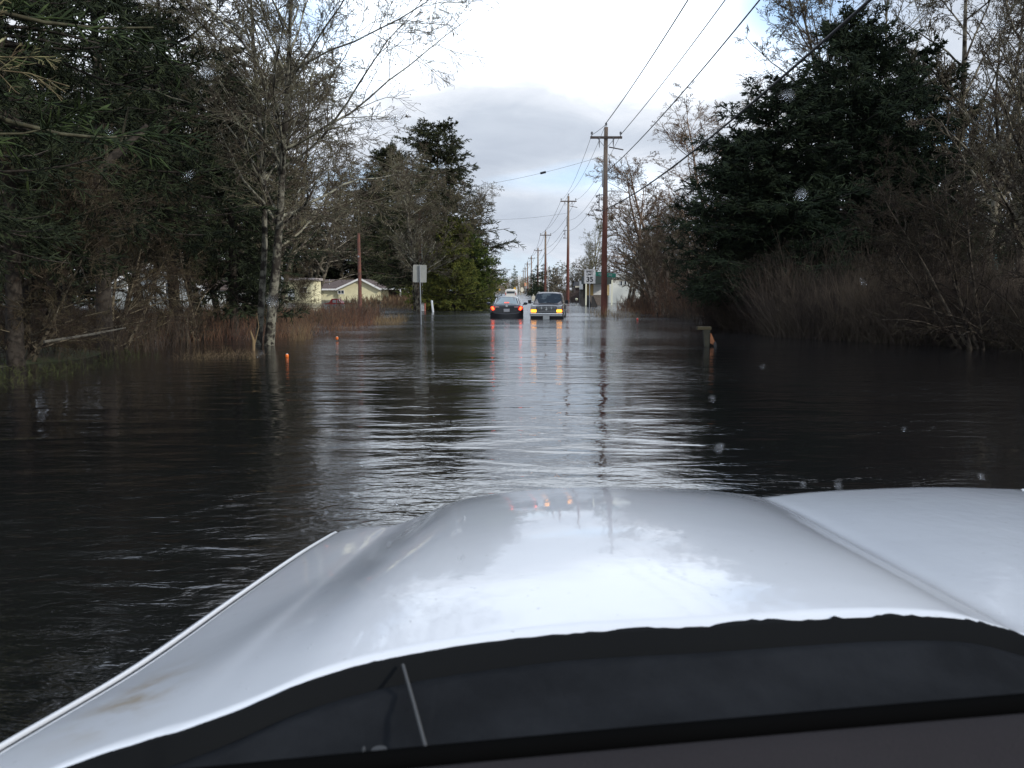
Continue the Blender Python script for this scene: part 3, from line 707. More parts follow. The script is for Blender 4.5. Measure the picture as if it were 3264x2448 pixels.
# towards the camera
P1 = PT[0]
wire(P1, (6.3, 1, 12.3), .62, .024, "overhead wire running from the nearest pole's top towards the viewer")
wire(P1 + Vector((.86, 0, -.7)), (7.2, 1, 11.9), .55, .019, "overhead wire from the right end of the nearest pole's crossarm towards the viewer")
wire(P1 + Vector((.12, 0, -2.8)), (6.4, 1, 9.8), .7, .021, "overhead wire leaving the nearest pole below its crossarm towards the viewer")
wire(P1 + Vector((.15, 0, -5.0)), (6.4, 1, 7.4), .75, .032, "thick black cable crossing in front of the right-hand spruces")
wire(P1 + Vector((-.86, 0, -.7)), P1 + Vector((-.05, 0, -.12)), .03, .014, "short jumper wire from the left arm end to the top of the nearest pole")
for i in range(len(PT) - 1):
    a, b = PT[i], PT[i + 1]
    offs = [(-.86, -.72, "left crossarm wire"), (.86, -.72, "right crossarm wire"), (0, -.02, "top wire")]
    if i < 3: offs += [(-.3, -4.2, "lower left cable"), (.1, -3.0, "middle cable")]
    for dx, dz, nm in offs:
        wire(a + Vector((dx, 0, dz)), b + Vector((dx, 0, dz)), .7, .012 + .006 * i, f"{nm} of the span between pole {['one','two','three','four','five','six','seven','eight'][i]} and pole {['one','two','three','four','five','six','seven','eight'][i+1]} from the front", "overhead wires between the roadside poles")
wire(P1 + Vector((-.1, 0, -1.9)), (-9.5, 60, 8.4), .6, .008, "thin wire crossing the road with a small splice, high behind the two stranded vehicles", extra=5)
wire(PT[1] + Vector((-.1, 0, -2.2)), (-12, 104, 11), .8, .011, "thin wire crossing the road from the second pole to the left trees")
wire(P1 + Vector((.3, 0, -3.8)), (15, 74, 5.2), .3, .012, "service wire dropping from the nearest pole towards the white house")
wire(P1 + Vector((.2, 0, -4.6)), (17, 64, 9.5), .35, .010, "thin wire running from the nearest pole into the trees on the right")

# white posts by the poles
def white_post(u, Y, vt, label, r=.09, lean=0.0, base=-.5, nm="white_post", mt=None, cat="post"):
    x = WX(u, Y, vt); zt = WZ(vt, Y)
    o = MB().path([(lean, 0, base), (0, 0, zt - .03), (0, 0, zt)], [r, r, r * .7], 8).build(nm, mt or M_WHITE); o.location = (x, Y, 0)
    return tag(o, label, cat)
white_post(1745, 139, 836, "tall white post just right of the third utility pole", .10, .25)
white_post(1718, 192, 848, "tall white post just right of the fourth utility pole", .13, .1)
white_post(1696, 241, 855, "tall white post just right of the fifth utility pole", .15, .1)
white_post(1653, 300, 877, "tall white post left of the cream oval sign far up the road", .2, .4)
white_post(1659, 330, 874, "thin pale post near the cream oval sign far up the road", .13, .2)
white_post(1647, 300, 913, "short white post beside the yellow diamond sign", .22)
# left brown poles
M_RP = mat("red_brown_pole", (.16, .06, .04), .85, col2=(.09, .045, .035), vscale=4)
for (u, Y, zt, r, lb) in [(1148, 55, 5.2, .13, "red-brown wooden pole in front of the yellow house's gable"), (1341, 62, 7.4, .13, "brown wooden pole directly behind the blank sign back")]:
    o = thing("utility_pole", (WX(u, Y), Y, -.5), lb, "utility pole")
    MB().path([(0, 0, 0), (0.02, 0, zt / 2), (0, 0, zt + .5)], [r, r * .9, r * .75], 12).build("shaft", M_RP, o)
    if u > 1200:
        MB().path([(r + .05, -.05, .5), (r + .02, -.05, 7.2)], .04, 6).build("guy_guard", M_WHITE, o)
    else:
        MB().cyl((0, -r, 4.2), (0, -r - .05, 4.2), .06).build("bolt_plate", M_MET, o)

# ------------------------------------------------------------------ signs
M_SIGN = mat("sign_white", (.60, .60, .61), .5, var=.06, vscale=4)
M_SBACK = mat("sign_back_aluminium", (.44, .44, .40), .5, col2=(.38, .385, .35), vscale=3)
M_INK = mat("sign_black", (.02, .02, .02), .6)
def rrect(w_, h_, r, n=4):
    P = []
    for cx, cz, a0 in ((w_ / 2 - r, h_ / 2 - r, 0), (-w_ / 2 + r, h_ / 2 - r, 90), (-w_ / 2 + r, -h_ / 2 + r, 180), (w_ / 2 - r, -h_ / 2 + r, 270)):
        for k in range(n + 1):
            a = R(a0 + 90 * k / n); P.append((cx + r * math.cos(a), cz + r * math.sin(a)))
    return P
Y = 46.5; p = W(1880, 881, Y)
o = thing("speed_limit_sign", (p.x, Y, 0), "white speed limit 35 sign on a thin metal post in the water", "road sign")
sh = WZ(857, Y) - WZ(903, Y); sw = sh * .8; zc = p.z
MB().prism(rrect(sw, sh, .04), -.004, .004).build("sign_panel", M_SIGN, o).location = (0, 0, zc)
bd = MB(); pr = rrect(sw - .04, sh - .04, .035); pi_ = rrect(sw - .058, sh - .058, .03)
n_ = len(pr)
bd.add([(a, -.0055, b) for a, b in pr] + [(a, -.0055, b) for a, b in pi_], [(i, (i + 1) % n_, n_ + (i + 1) % n_, n_ + i) for i in range(n_)])
bd.build("sign_border", M_INK, o).location = (0, 0, zc)
letters("SPEED", sh * .19, M_INK, o, (0, -.008, zc + sh * .33), sx=1.0)
letters("LIMIT", sh * .19, M_INK, o, (0, -.008, zc + sh * .13), sx=1.0)
letters("35", sh * .48, M_INK, o, (0, -.008, zc - sh * .22), sx=1.05)
MB().box((0, .03, zc / 2 - .2), (.05, .04, zc + sh * .8)).build("post", M_MET, o)

Y = 36.6; p = W(1338, 872, Y)
o = thing("sign_back", (p.x, Y, 0), "blank grey back of a road sign on a thin post left of the road", "road sign")
h_ = WZ(844, Y) - WZ(900, Y); w_ = h_ * .8
s_ = MB().prism(rrect(w_, h_, .05), -.004, .004).build("sign_panel", M_SBACK, o); s_.location = (0, 0, p.z); s_.rotation_euler = (0, R(1.5), R(-8))
MB().path([(.045, -.035, -.5), (.0, -.035, p.z + h_ * .47)], .03, 6).build("post", mat("post_grey_blue", (.25, .27, .29), .6, metal=.3), o)
MB().cyl((.16, -.006, -.2), (.16, -.010, -.2), .05, n=12).build("sticker", M_WHITE, o).location = (0, 0, p.z)

# green street name sign
Y = 53; a = W(1896, 872, Y); b = W(1962, 879, Y)
o = thing("street_name_sign", ((a.x + b.x) / 2, Y, 0), "green street name sign reading an avenue name, half behind the nearest utility pole", "road sign")
L = (b - a).length; zc = (a.z + b.z) / 2
g = bevel(MB().box((0, 0, 0), (L + .05, .02, .25)).build("sign_blade", mat("sign_green", (.045, .30, .20), .5), o), .008); g.location = (0, 0, zc); g.rotation_euler = (0, R(5), 0)
tl = letters("HUNTLEY  AVE", .17, M_SIGN, o, (0, -.014, zc), rot=(math.pi / 2, R(5), 0), sx=L / 1.75)
MB().cyl((.1, .04, -.5), (.1, .04, zc + .1), .035, n=8).build("post", M_MET, o)

def small_sign(name, u, v, Y, w_, h_, m, label, shape='rect', cat="road sign"):
    p = W(u, v, Y); o = thing(name, (p.x, Y, 0), label, cat)
    if shape == 'diamond': P = [(0, h_ / 2), (-w_ / 2, 0), (0, -h_ / 2), (w_ / 2, 0)]
    elif shape == 'oval': P = [(w_ / 2 * math.cos(i * math.pi / 8), h_ / 2 * math.sin(i * math.pi / 8)) for i in range(16)]
    else: P = rrect(w_, h_, min(w_, h_) * .12)
    MB().prism(P, -.03, .03).build("sign_panel", m, o).location = (0, 0, p.z)
    MB().cyl((0, .08, -.5), (0, .08, p.z + h_ * .3), max(.03, .0004 * Y), n=6).build("post", M_MET, o)
    return o
M_YEL = mat("sign_yellow", (.75, .42, .05), .5); M_TAN = mat("tan_board", (.55, .42, .22), .7, var=.2, vscale=3); M_CREAM = mat("cream_board", (.72, .66, .52), .7, var=.08)
small_sign("diamond_sign", 1641, 920.5, 220, .75, 1.0, M_YEL, "yellow diamond warning sign right of the white van", 'diamond')
small_sign("warning_sign", 1592, 924.5, 150, .42, .45, M_YEL, "small yellow sign left of the white van on the verge", 'oval')
small_sign("sign_back", 1565, 922, 135, .62, .75, M_SBACK, "pale diamond-shaped sign back on the distant left verge", 'diamond')
small_sign("sign_back", 1579, 920, 140, .32, .6, M_SBACK, "narrow pale sign back beside the diamond-shaped one", 'diamond')
small_sign("shop_sign", 1664, 923.5, 190, .75, 1.15, M_CREAM, "cream oval sign on the distant right verge", 'oval', "sign")
small_sign("shop_sign", 1674, 906.5, 230, .35, .95, mat("orange_board", (.75, .32, .18), .6), "tall orange signboard on the distant right verge", 'rect', "sign")
small_sign("shop_sign", 1679, 906, 233, .22, .9, M_TAN, "narrow tan signboard beside the orange one", 'rect', "sign")
small_sign("mailbox", 1437, 971, 66, .14, .2, M_YEL, "small yellow newspaper box on a thin post in the water", 'rect', "mailbox")
o = thing("mailbox", (WX(1454, 68), 68, 0), "pinkish white mailbox on a thin post in the water left of the sedan", "mailbox")
MB().prism([(-.14, 0), (.14, 0), (.14, .16), (.1, .26), (0, .3), (-.1, .26), (-.14, .16)], -.25, .25).build("box", mat("pinkish_white", (.6, .45, .42), .6), o).location = (0, 0, .62)
MB().path([(0, 0, -.5), (0.02, 0, .62)], .03, 6).build("post", M_MET, o)
MB().box((.16, -.1, .86), (.02, .03, .16)).build("flag", mat("red_flag", (.6, .08, .06), .6), o)

# marker posts standing in water on the left
for (u, Y, vt, vb, r, m, lb) in [(1338, 58, 961, 995, .055, M_WHITE, "white marker post right against the blank sign's post"), (1377, 57, 957, 990, .07, M_WHITE, "thick leaning white marker post right of the blank sign"),
                              (1355, 60, 966, 986, .06, mat("faded_red", (.45, .14, .09), .7), "short faded red marker post between the two white ones")]:
    zt = WZ(vt, Y); ln = .12 if u == 1377 else 0
    o = MB().path([(ln, 0, -.4), (0, 0, zt - .05), (0, 0, zt)], [r, r, r * .5], 10).build("marker_post", m); o.location = (WX(u, Y), Y, 0); tag(o, lb, "post")
o = thing("utility_pedestal", (WX(1347, 61), 61, 0), "small pale utility box at the foot of the pole behind the blank sign", "utility box")
bevel(MB().box((0, 0, .1), (.3, .3, .8)).build("cabinet", M_WHITE, o), .03); MB().box((0, 0, .52), (.34, .34, .05)).build("lid", M_SBACK, o)

# orange floats
M_OR = mat("orange_plastic", (.95, .20, .02), .45); M_RO = mat("red_orange_plastic", (.85, .10, .05), .45)
for (u, v, Y, r, h_, zb, m, lb) in [(915, 1135, 18.6, .038, .085, -.01, M_OR, "orange marker float with a pale cap, the nearer one on the left"), (1074, 1077, 24.6, .043, .10, .03, M_OR, "round orange marker float, the farther one on the left by the reeds"),
                                 (2032, 1015, 41.5, .048, .12, .0, M_RO, "small red marker float on the dark water at right")]:
    o = thing("marker_float", (WX(u, Y, v), Y, 0), lb, "marker float")
    MB().path([(0, 0, zb), (0, 0, zb + h_ * .12), (0, 0, zb + h_ * .3), (0, 0, zb + h_ * .72), (0, 0, zb + h_ * .92), (0, 0, zb + h_)], [r * .4, r * .8, r, r, r * .75, r * .3], 14).build("float_body", m, o)
    MB().cyl((0, 0, -.4), (0, 0, zb + .02), .008, n=6).build("stake", M_MET, o)
    MB().cyl((0, 0, zb + h_ * .93), (0, 0, zb + h_ * 1.06), r * .55, r * .4, n=10).build("cap", M_WHITE, o)

# barricade stump on the right
Y = 22.2; o = thing("wooden_barricade", (WX(2253, Y), Y, 0), "small weathered wooden barricade with a slanted orange brace in the dark water", "barricade")
k = Y / F
bevel(MB().box((-.065, 0, (925 - 1045) * k + CZ), (44 * k, .12, 10 * k)).build("top_board", mat("mossy_yellow_board", (.06, .045, .02), .85, col2=(.05, .045, .02), vscale=25), o), .006)
zt = CZ - 124 * k; zb = -.1
MB().prism([(-.10, zt), (.09, zt), (.08, zb), (-.03, zb)], -.05, .05).build("post", mat("dark_wet_wood", (.035, .034, .022), .9, var=.3, vscale=10), o)
MB().prism([(.095, CZ - 135 * k), (.125, CZ - 137 * k), (.235, CZ - 168 * k), (.17, CZ - 172 * k), (.10, CZ - 168 * k)], -.06, -.02).build("orange_brace", mat("faded_orange_board", (.26, .10, .04), .8, var=.3, vscale=12), o)
MB().prism([(.19, CZ - 164 * k), (.25, CZ - 163 * k), (.30, -.1), (.21, -.1)], -.07, -.01).build("foot", M_BLACK, o)

# ------------------------------------------------------------------ buildings
M_YW = mat("pale_yellow_siding", (.74, .68, .43), .75, var=.08, vscale=2); M_RB = mat("brown_shingles", (.10, .072, .062), .9, var=.3, vscale=4)
M_TRIM = mat("white_trim", (.78, .77, .74), .6); M_GLASS = mat("window_glass", (.05, .06, .07), .1)
def q3(b, pts): b.add(pts, [tuple(range(len(pts)))])
Y0 = 130
def HP(u, v, dy=0): p = W(u, v, Y0); return Vector((p.x, Y0 + dy, p.z))
o = thing("yellow_house", (HP(1148, 925).x, Y0, 0), "pale yellow gabled house with a brown roof and white trim behind the brush", "house")
OX = o.location
def rel(p): return tuple(Vector(p) - OX)
gl, gp, gr = HP(1079, 921), HP(1148, 891), HP(1209, 921)
zb = -.6
b = MB(); poly = [(gl.x - OX.x, zb), (gr.x - OX.x, zb), (gr.x - OX.x, gr.z), (gp.x - OX.x, gp.z), (gl.x - OX.x, gl.z)]
b.prism(poly[::-1], 0, 12); b.build("wall", M_YW, o)
lw = HP(905, 921).x - OX.x
MB().box(((lw + gl.x - OX.x) / 2 - .002, 3.5, (gl.z + zb) / 2 - .05), (gl.x - OX.x - lw, 6, gl.z - zb)).build("wing_wall", M_YW, o)
rf = MB(); rz_, ez = gp.z + .06, gl.z + .02
rf.add([(lw - .3, .0, ez), (gl.x - OX.x, 0, ez), (gp.x - OX.x, 3.3, rz_), (lw - .3, 3.3, rz_), (lw - .3, 6.8, ez), (gp.x - OX.x, 6.8, ez)], [(0, 1, 2, 3), (3, 2, 5, 4)])
ov = .5
rl, rp, rr_ = Vector((gl.x - OX.x - .35, 0, gl.z - .12)), Vector((gp.x - OX.x, 0, gp.z + .12)), Vector((gr.x - OX.x + .35, 0, gr.z - .12))
rf.add([tuple(rl + Vector((0, -ov, 0))), tuple(rp + Vector((0, -ov, 0))), tuple(rp + Vector((0, 12, 0))), tuple(rl + Vector((0, 12, 0))), tuple(rr_ + Vector((0, -ov, 0))), tuple(rr_ + Vector((0, 12, 0)))], [(0, 1, 2, 3), (1, 4, 5, 2)])
rfo = rf.build("roof", M_RB, o)
sm_ = rfo.modifiers.new("thick", 'SOLIDIFY'); sm_.thickness = .12
fb = MB()
for A, B in ((rl, rp), (rp, rr_)):
    d = (B - A); n_ = 1
    q = [A + Vector((0, -ov - .03, -.14)), B + Vector((0, -ov - .03, -.14)), B + Vector((0, -ov - .03, .16)), A + Vector((0, -ov - .03, .16))]
    q2_ = [p + Vector((0, .06, 0)) for p in q]
    fb.add([tuple(p) for p in q + q2_], [(0, 1, 2, 3), (7, 6, 5, 4), (0, 4, 5, 1), (3, 2, 6, 7), (0, 3, 7, 4), (1, 5, 6, 2)])
fb.box(((lw + gl.x - OX.x) / 2, -.06, ez - .1), (gl.x - OX.x - lw - .4, .08, .24))
fb.build("fascia", M_TRIM, o)
wn = thing("window", (0, 0, 0), None, None); COL.objects.unlink(wn); bpy.data.objects.remove(wn)
def window(parent, cx, y, cz, w_, h_, mull=True):
    f = MB()
    t_ = max(w_, h_) * .08
    f.box((cx, y, cz + h_ / 2), (w_ + t_, .08, t_)).box((cx, y, cz - h_ / 2), (w_ + t_, .08, t_)).box((cx - w_ / 2, y, cz), (t_, .076, h_ - t_)).box((cx + w_ / 2, y, cz), (t_, .076, h_ - t_))
    if mull: f.box((cx, y, cz), (t_, .072, h_ - t_))
    fo = f.build("window", M_TRIM, parent)
    MB().box((cx, y + .02, cz), (w_ - t_ * .5, .04, h_ - t_ * .5)).build("pane", M_GLASS, fo)
window(o, HP(1087, 931).x - OX.x, -.02, HP(1087, 931).z, .95, .55)
cpf = MB()
za = HP(1230, 921).z; xr = HP(1277, 921).x - OX.x
cpf.box(((gr.x - OX.x + xr) / 2 + .1, -.2, za), (xr - gr.x + OX.x, .25, .2)).box((xr, -.2, za / 2 - .3), (.2, .2, za + .4)).box(((gr.x - OX.x + xr) / 2, 5, za + .06), (xr - gr.x + OX.x, 9, .08))
cpf.build("carport_frame", M_TRIM, o)
MB().box(((gr.x - OX.x + xr) / 2, 9.6, za / 2 - .3), (xr - gr.x + OX.x, .1, za + .3)).build("carport_wall", mat("dark_brown_boards", (.05, .035, .03), .9), o)
MB().cyl((HP(1044, 915).x - OX.x, 1.5, ez + .3), (HP(1044, 915).x - OX.x, 1.5, ez + 1.5), .05).build("vent_pipe", M_MET, o)

Y1 = 100
def H1(u, v): return W(u, v, Y1)
o = thing("yellow_annex", (H1(950, 930).x, Y1, 0), "small pale yellow building with a flat greyish roof right of the alder trunks", "building")
a, b_ = H1(906, 890), H1(992, 890); wv = b_.x - a.x
MB().box((0, 2.5, a.z / 2 - .35), (wv, 5, a.z + .5)).build("wall", M_YW, o)
MB().box((0, 2.3, a.z + .02), (wv + .5, 5.6, .28)).build("roof", mat("greyish_pink_roof", (.42, .36, .34), .85, var=.2), o)
window(o, wv * .2, -.02, a.z * .55, .8, .6)
MB().box((-wv * .25, -.03, a.z * .35), (.8, .06, 1.3)).build("door", M_TRIM, o)

o = thing("porch_house", (WX(745, 88), 88, 0), "white-trimmed house with a railed porch seen left of the alder trunks", "house")
zr = WZ(888, 88); x0, x1 = WX(700, 88) - WX(745, 88), WX(852, 88) - WX(745, 88)
MB().box(((x0 + x1) / 2, 4, zr / 2 - .3), (x1 - x0, 6, zr + .5)).build("wall", mat("grey_tan_siding", (.33, .30, .25), .8, var=.15), o)
MB().box(((x0 + x1) / 2, 2.2, zr + .1), (x1 - x0 + .4, 8.4, .2)).build("roof", mat("pale_metal_roof", (.6, .58, .55), .6), o)
MB().box(((x0 + x1) / 2, -2.02, zr - .08), (x1 - x0 + .3, .08, .3)).build("fascia", M_TRIM, o)
for i in range(6): MB().box((x0 + .15 + i * (x1 - x0 - .3) / 5, -1.9, zr / 2 - .35), (.12, .12, zr + .4)).build("porch_post", M_TRIM, o)
rl_ = MB()
for i in range(24): rl_.box((x0 + .2 + i * (x1 - x0 - .4) / 23, -1.8, zr * .28), (.05, .05, .8))
rl_.box(((x0 + x1) / 2, -1.8, zr * .28 + .43), (x1 - x0, .07, .07)); rl_.build("railing", M_TRIM, o)
window(o, x0 * .4, .97, zr * .6, 1.0, .8)

Y2 = 62
o = thing("gabled_house", (WX(490, Y2), Y2, 0), "grey gabled house with a white bargeboard glimpsed through the dark branches at left", "house")
px = .0; pz = WZ(849, Y2); ex = WX(333, Y2) - WX(490, Y2); ez = WZ(914, Y2)
MB().prism([(ex, -.6), (-ex, -.6), (-ex, ez), (0, pz), (ex, ez)][::-1], 0, 9).build("wall", mat("grey_siding", (.36, .38, .37), .8, var=.1), o)
r2 = MB(); A, B, C_ = Vector((ex - .4, -.4, ez - .17)), Vector((0, -.4, pz + .08)), Vector((-ex + .4, -.4, ez - .17)); dY = Vector((0, 9.6, 0))
r2.add([tuple(A), tuple(B), tuple(B + dY), tuple(A + dY), tuple(C_), tuple(C_ + dY)], [(0, 1, 2, 3), (1, 4, 5, 2)]); ro = r2.build("roof", M_RB, o)
sm_ = ro.modifiers.new("thick", 'SOLIDIFY'); sm_.thickness = .1
fb = MB()
for A_, B_ in ((A, B), (B, C_)):
    q = [A_ + Vector((0, -.05, -.16)), B_ + Vector((0, -.05, -.16)), B_ + Vector((0, -.05, .12)), A_ + Vector((0, -.05, .12))]; q2_ = [p + Vector((0, .04, 0)) for p in q]
    fb.add([tuple(p) for p in q + q2_], [(0, 1, 2, 3), (7, 6, 5, 4), (0, 4, 5, 1), (3, 2, 6, 7), (0, 3, 7, 4), (1, 5, 6, 2)])
fb.build("bargeboard", M_TRIM, o)
window(o, -1.4, -.03, 1.6, .9, .9); window(o, 1.4, -.03, 1.6, .9, .9)

# right side: open-fronted stand, white house, hut
Y3 = 86; kx = Y3 / F
X0 = WX(1903, Y3)
def z3(v): return WZ(v, Y3)
def x3(u): return WX(u, Y3) - X0
o = thing("roadside_stand", (X0, Y3, 0), "open-fronted roadside stand with tan and white panels behind the speed limit sign", "building")
for u, v0, v1 in ((1864, 898, 968), (1945, 893, 958)):
    MB().box((x3(u), -1.2, (z3(v0) - .5) / 2), (.13, .13, z3(v0) + .5)).build("post", mat("cream_paint", (.66, .65, .50), .6), o)
MB().box((x3(1903), 1.0, (z3(880) + z3(905)) / 2), (x3(1946) - x3(1861), 4.4, z3(880) - z3(905))).build("roof", mat("dark_green_roof", (.035, .045, .04), .8), o)
MB().box((x3(1881), .3, (z3(907) + z3(941)) / 2), (x3(1891) - x3(1871), .08, z3(907) - z3(941))).build("tan_panel", mat("tan_plywood", (.42, .29, .11), .8, var=.15, vscale=3), o)
MB().box((x3(1905), .3, (z3(906) + z3(940)) / 2), (x3(1918.5) - x3(1891.6), .08, z3(906) - z3(940))).build("white_panel", mat("white_board", (.62, .62, .60), .6), o)
MB().box((x3(1931), .34, (z3(906) + z3(942)) / 2), (x3(1941) - x3(1919), .08, z3(906) - z3(942))).build("tan_side_panel", M_TAN, o)
MB().box((x3(1903), 3.0, z3(925) / 2), (x3(1942) - x3(1866), .1, 3.0)).build("back_wall", mat("dark_wall", (.06, .055, .05), .9), o)
MB().box((x3(1903), .5, (z3(941) - .4) / 2), (x3(1940) - x3(1868), .5, z3(941) + .4)).build("counter", mat("greyish_wood", (.16, .13, .11), .85, var=.3), o)
MB().box((x3(1920), -1.23, z3(893)), (.34, .06, .55)).build("roof_sign", mat("pale_blue_sign", (.45, .52, .58), .5), o)
o = thing("white_house", (WX(1975, 100), 100, 0), "white house with a small dark window partly behind the reddish brush at right", "house")
def x4(u): return WX(u, 100) - WX(1975, 100)
def z4(v): return WZ(v, 100)
MB().box(((x4(1942) + x4(2040)) / 2, 4, (z4(884) - .6) / 2), (x4(2040) - x4(1942), 8, z4(884) + .6)).build("wall", mat("white_siding", (.76, .76, .68), .7, var=.06), o)
MB().prism([(x4(1942) - .3, z4(884)), (x4(2040) + .3, z4(884)), (x4(1991), z4(866))][::-1], -.3, 8.3).build("roof", mat("pale_grey_roof", (.45, .45, .43), .8), o)
window(o, x4(1979), -.03, z4(903), .25, .55, False); window(o, x4(1992), -.03, z4(901), .25, .4, False)
o = thing("white_shed", (WX(1857, 92), 92, 0), "small white-walled shed with a sloped top left of the speed limit sign", "shed")
MB().prism([(-.22, 1.6), (.35, 1.6), (.35, 2.2), (-.22, 2.6)], 0, 2).build("wall", M_TRIM, o)
MB().prism([(-.3, 2.62), (.42, 2.18), (.42, 2.24), (-.3, 2.68)], -.1, 2.1).build("roof", M_RB, o)
MB().box((0, 1, .5), (.5, 1.6, 2.2)).build("base", mat("dark_wall", (.06, .055, .05), .9), o)
Y5 = 108
o = thing("grey_hut", (WX(1843, Y5), Y5, 0), "low hut with a dark grey roof and pale eave right of the second utility pole", "building")
w5 = WX(1856, Y5) - WX(1829, Y5)
MB().box((0, 1.6, WZ(912, Y5) / 2 - .3), (w5 - .3, 3, WZ(912, Y5) + .5)).build("wall", mat("brown_wall", (.14, .10, .085), .85, var=.2), o)
MB().prism([(-w5 / 2, WZ(912, Y5)), (w5 / 2, WZ(912, Y5)), (w5 / 2 - .1, WZ(898, Y5)), (-w5 / 2 + .1, WZ(898, Y5))][::-1], -.2, 3.4).build("roof", mat("dark_grey_roof", (.09, .09, .10), .85), o)
MB().box((.05, -.25, WZ(914, Y5)), (w5 - .1, .1, .2)).build("eave_board", M_CREAM, o)
o = thing("board_fence", (WX(1835, 104), 104, 0), "dark brown board fence behind the white globe post", "fence")
for i in range(14): MB().box((-1.6 + i * .25, 0, .35), (.22, .04, 1.7 + .05 * (i % 3))).build("board", mat("dark_brown_boards", (.05, .035, .03), .9), o)
MB().box((0, .05, .7), (3.6, .05, .1)).build("rail", mat("dark_brown_boards", (.05, .035, .03), .9), o)
for (u, Y, lb) in [(1837, 92, "pale globe-topped post left of the roadside stand"), (1924, 78, "pale globe-topped post just left of the nearest utility pole")]:
    o = thing("globe_post", (WX(u, Y), Y, 0), lb, "bollard")
    MB().cyl((0, 0, -.5), (0, 0, .35), .05).build("post", mat("dark_wall", (.06, .055, .05), .9), o); MB().sphere((0, 0, .5), .15).build("globe", mat("cream_globe", (.75, .72, .5), .5), o)
for (u, Y, w_, lb) in [(1859, 80, .2, "small dark wedge-shaped ramp at the left post of the roadside stand"), (1878, 76, .25, "dark slanted ramp behind the speed limit sign's post"), (1894, 75, .3, "dark slanted ramp right of the speed limit sign's post")]:
    o = thing("ramp", (WX(u, Y), Y, 0), lb, "ramp")
    MB().prism([(-w_, -.3), (w_, -.3), (w_ * .9, .12), (-w_ * .3, .95), (-w_ * .8, .95)][::-1], -.05, .05).build("side_board", mat("dark_ramp", (.03, .028, .028), .8), o)
    MB().prism([(w_ * .9, .13), (-w_ * .3, .96), (-w_ * .36, .90), (w_ * .8, .09)], -.05, .9).build("deck", mat("dark_ramp", (.03, .028, .028), .8), o)
o = thing("cream_building", (WX(1622, 340), 340, 0), "long low cream building closing the end of the road behind the white van", "building")
MB().box((0, 3, .5), (6.2, 6, 3.2)).build("wall", mat("cream_wall", (.66, .60, .44), .8, var=.05), o)
MB().box((0, 3, 2.14), (6.6, 6.6, .1)).build("roof", mat("dull_roof", (.35, .33, .28), .8), o)
MB().box((-2.2, -.03, .4), (.9, .06, 2)).build("door", mat("dull_roof", (.35, .33, .28), .8), o)
o = thing("pale_shed", (WX(2560, 62), 62, 0), "pale shed wall glimpsed through the brush under the leftmost spruces", "shed")
MB().box((0, 1.5, .7), (4.2, 3, 2.9)).build("wall", mat("pale_siding", (.42, .38, .33), .8, var=.2, vscale=2), o)
MB().box((0, 1.5, 2.2), (4.6, 3.5, .1)).build("roof", M_RB, o)
window(o, -1, -.03, 1.4, .6, .6)
# teal tarp
Y6 = 40; o = thing("teal_tarp", (WX(3172, Y6), Y6, 0), "crumpled teal tarp over a frame seen through brush near the right edge", "tarp")
rg = random.Random(4); P = []
for i in range(9):
    row = []
    for j in range(9):
        a_ = (i - 4) / 4; b2 = (j - 4) / 4
        row.append((a_ * .65 + rg.uniform(-.03, .03), b2 * .5 + rg.uniform(-.04, .04), 3.2 - .8 * (abs(a_) ** 1.8) - .35 * abs(b2) ** 2 + rg.uniform(-.06, .06)))
    P.append(row)
t_o = MB().grid(P).build("sheet", mat("teal_plastic", (.08, .22, .20), .45, var=.3, vscale=9), o); t_o.modifiers.new("t", 'SOLIDIFY').thickness = .01
for sx in (-.4, .4): MB().cyl((sx, 0, -.2), (sx, 0, 2.85), .03, n=6).build("pole", M_MET, o)
# leaning log on the left bank
o = thing("leaning_trunk", (0, 0, 0), "dark leaning tree trunk with broken limbs on the left bank", "tree trunk")
pts = [W(55, 1010, 17.2), W(110, 900, 17.2), W(190, 760, 17.3), W(250, 640, 17.5), W(340, 520, 17.8), W(470, 400, 18.2)]
MB().path(pts, [.16, .15, .14, .12, .10, .05], 10).build("trunk", DARKBARK, o)
b = MB(); rg = random.Random(8)
for i in range(9):
    t_ = rg.uniform(.5, 4.5); k_ = int(t_); p = pts[k_].lerp(pts[k_ + 1], t_ - k_)
    q = p + Vector((rg.uniform(-.5, 1.4), rg.uniform(-.6, .6), rg.uniform(-.2, .9))); r_ = q + Vector((rg.uniform(.1, .9), 0, rg.uniform(-.5, .1)))
    b.path([p, q, r_], [.035, .02, .006], 5)
b.build("limb", TWIG, o)
o = MB().path([W(140, 1090, 15.6), W(300, 1065, 16.5), W(400, 1045, 17.2)], [.03, .025, .015], 7).build("fallen_branch", bark_mat("pale_dead_wood", (.09, .085, .07), (.12, .11, .09), (.06, .05, .04), 6)); tag(o, "pale fallen branch lying over the left bank's edge", "branch")
# broken pale stake at the alder's foot
o = MB().path([(0, 0, -.2), (.02, 0, .25), (-.05, 0, .5)], [.045, .04, .012], 7).path([(.02, 0, .1), (.16, 0, .6), (.12, 0, .95)], [.02, .012, .004], 5).build("broken_stake", TAN); o.location = (WX(803, 20.5), 20.5, 0); tag(o, "pale broken reed stump beside the foot of the twin-trunked alder", "stump")

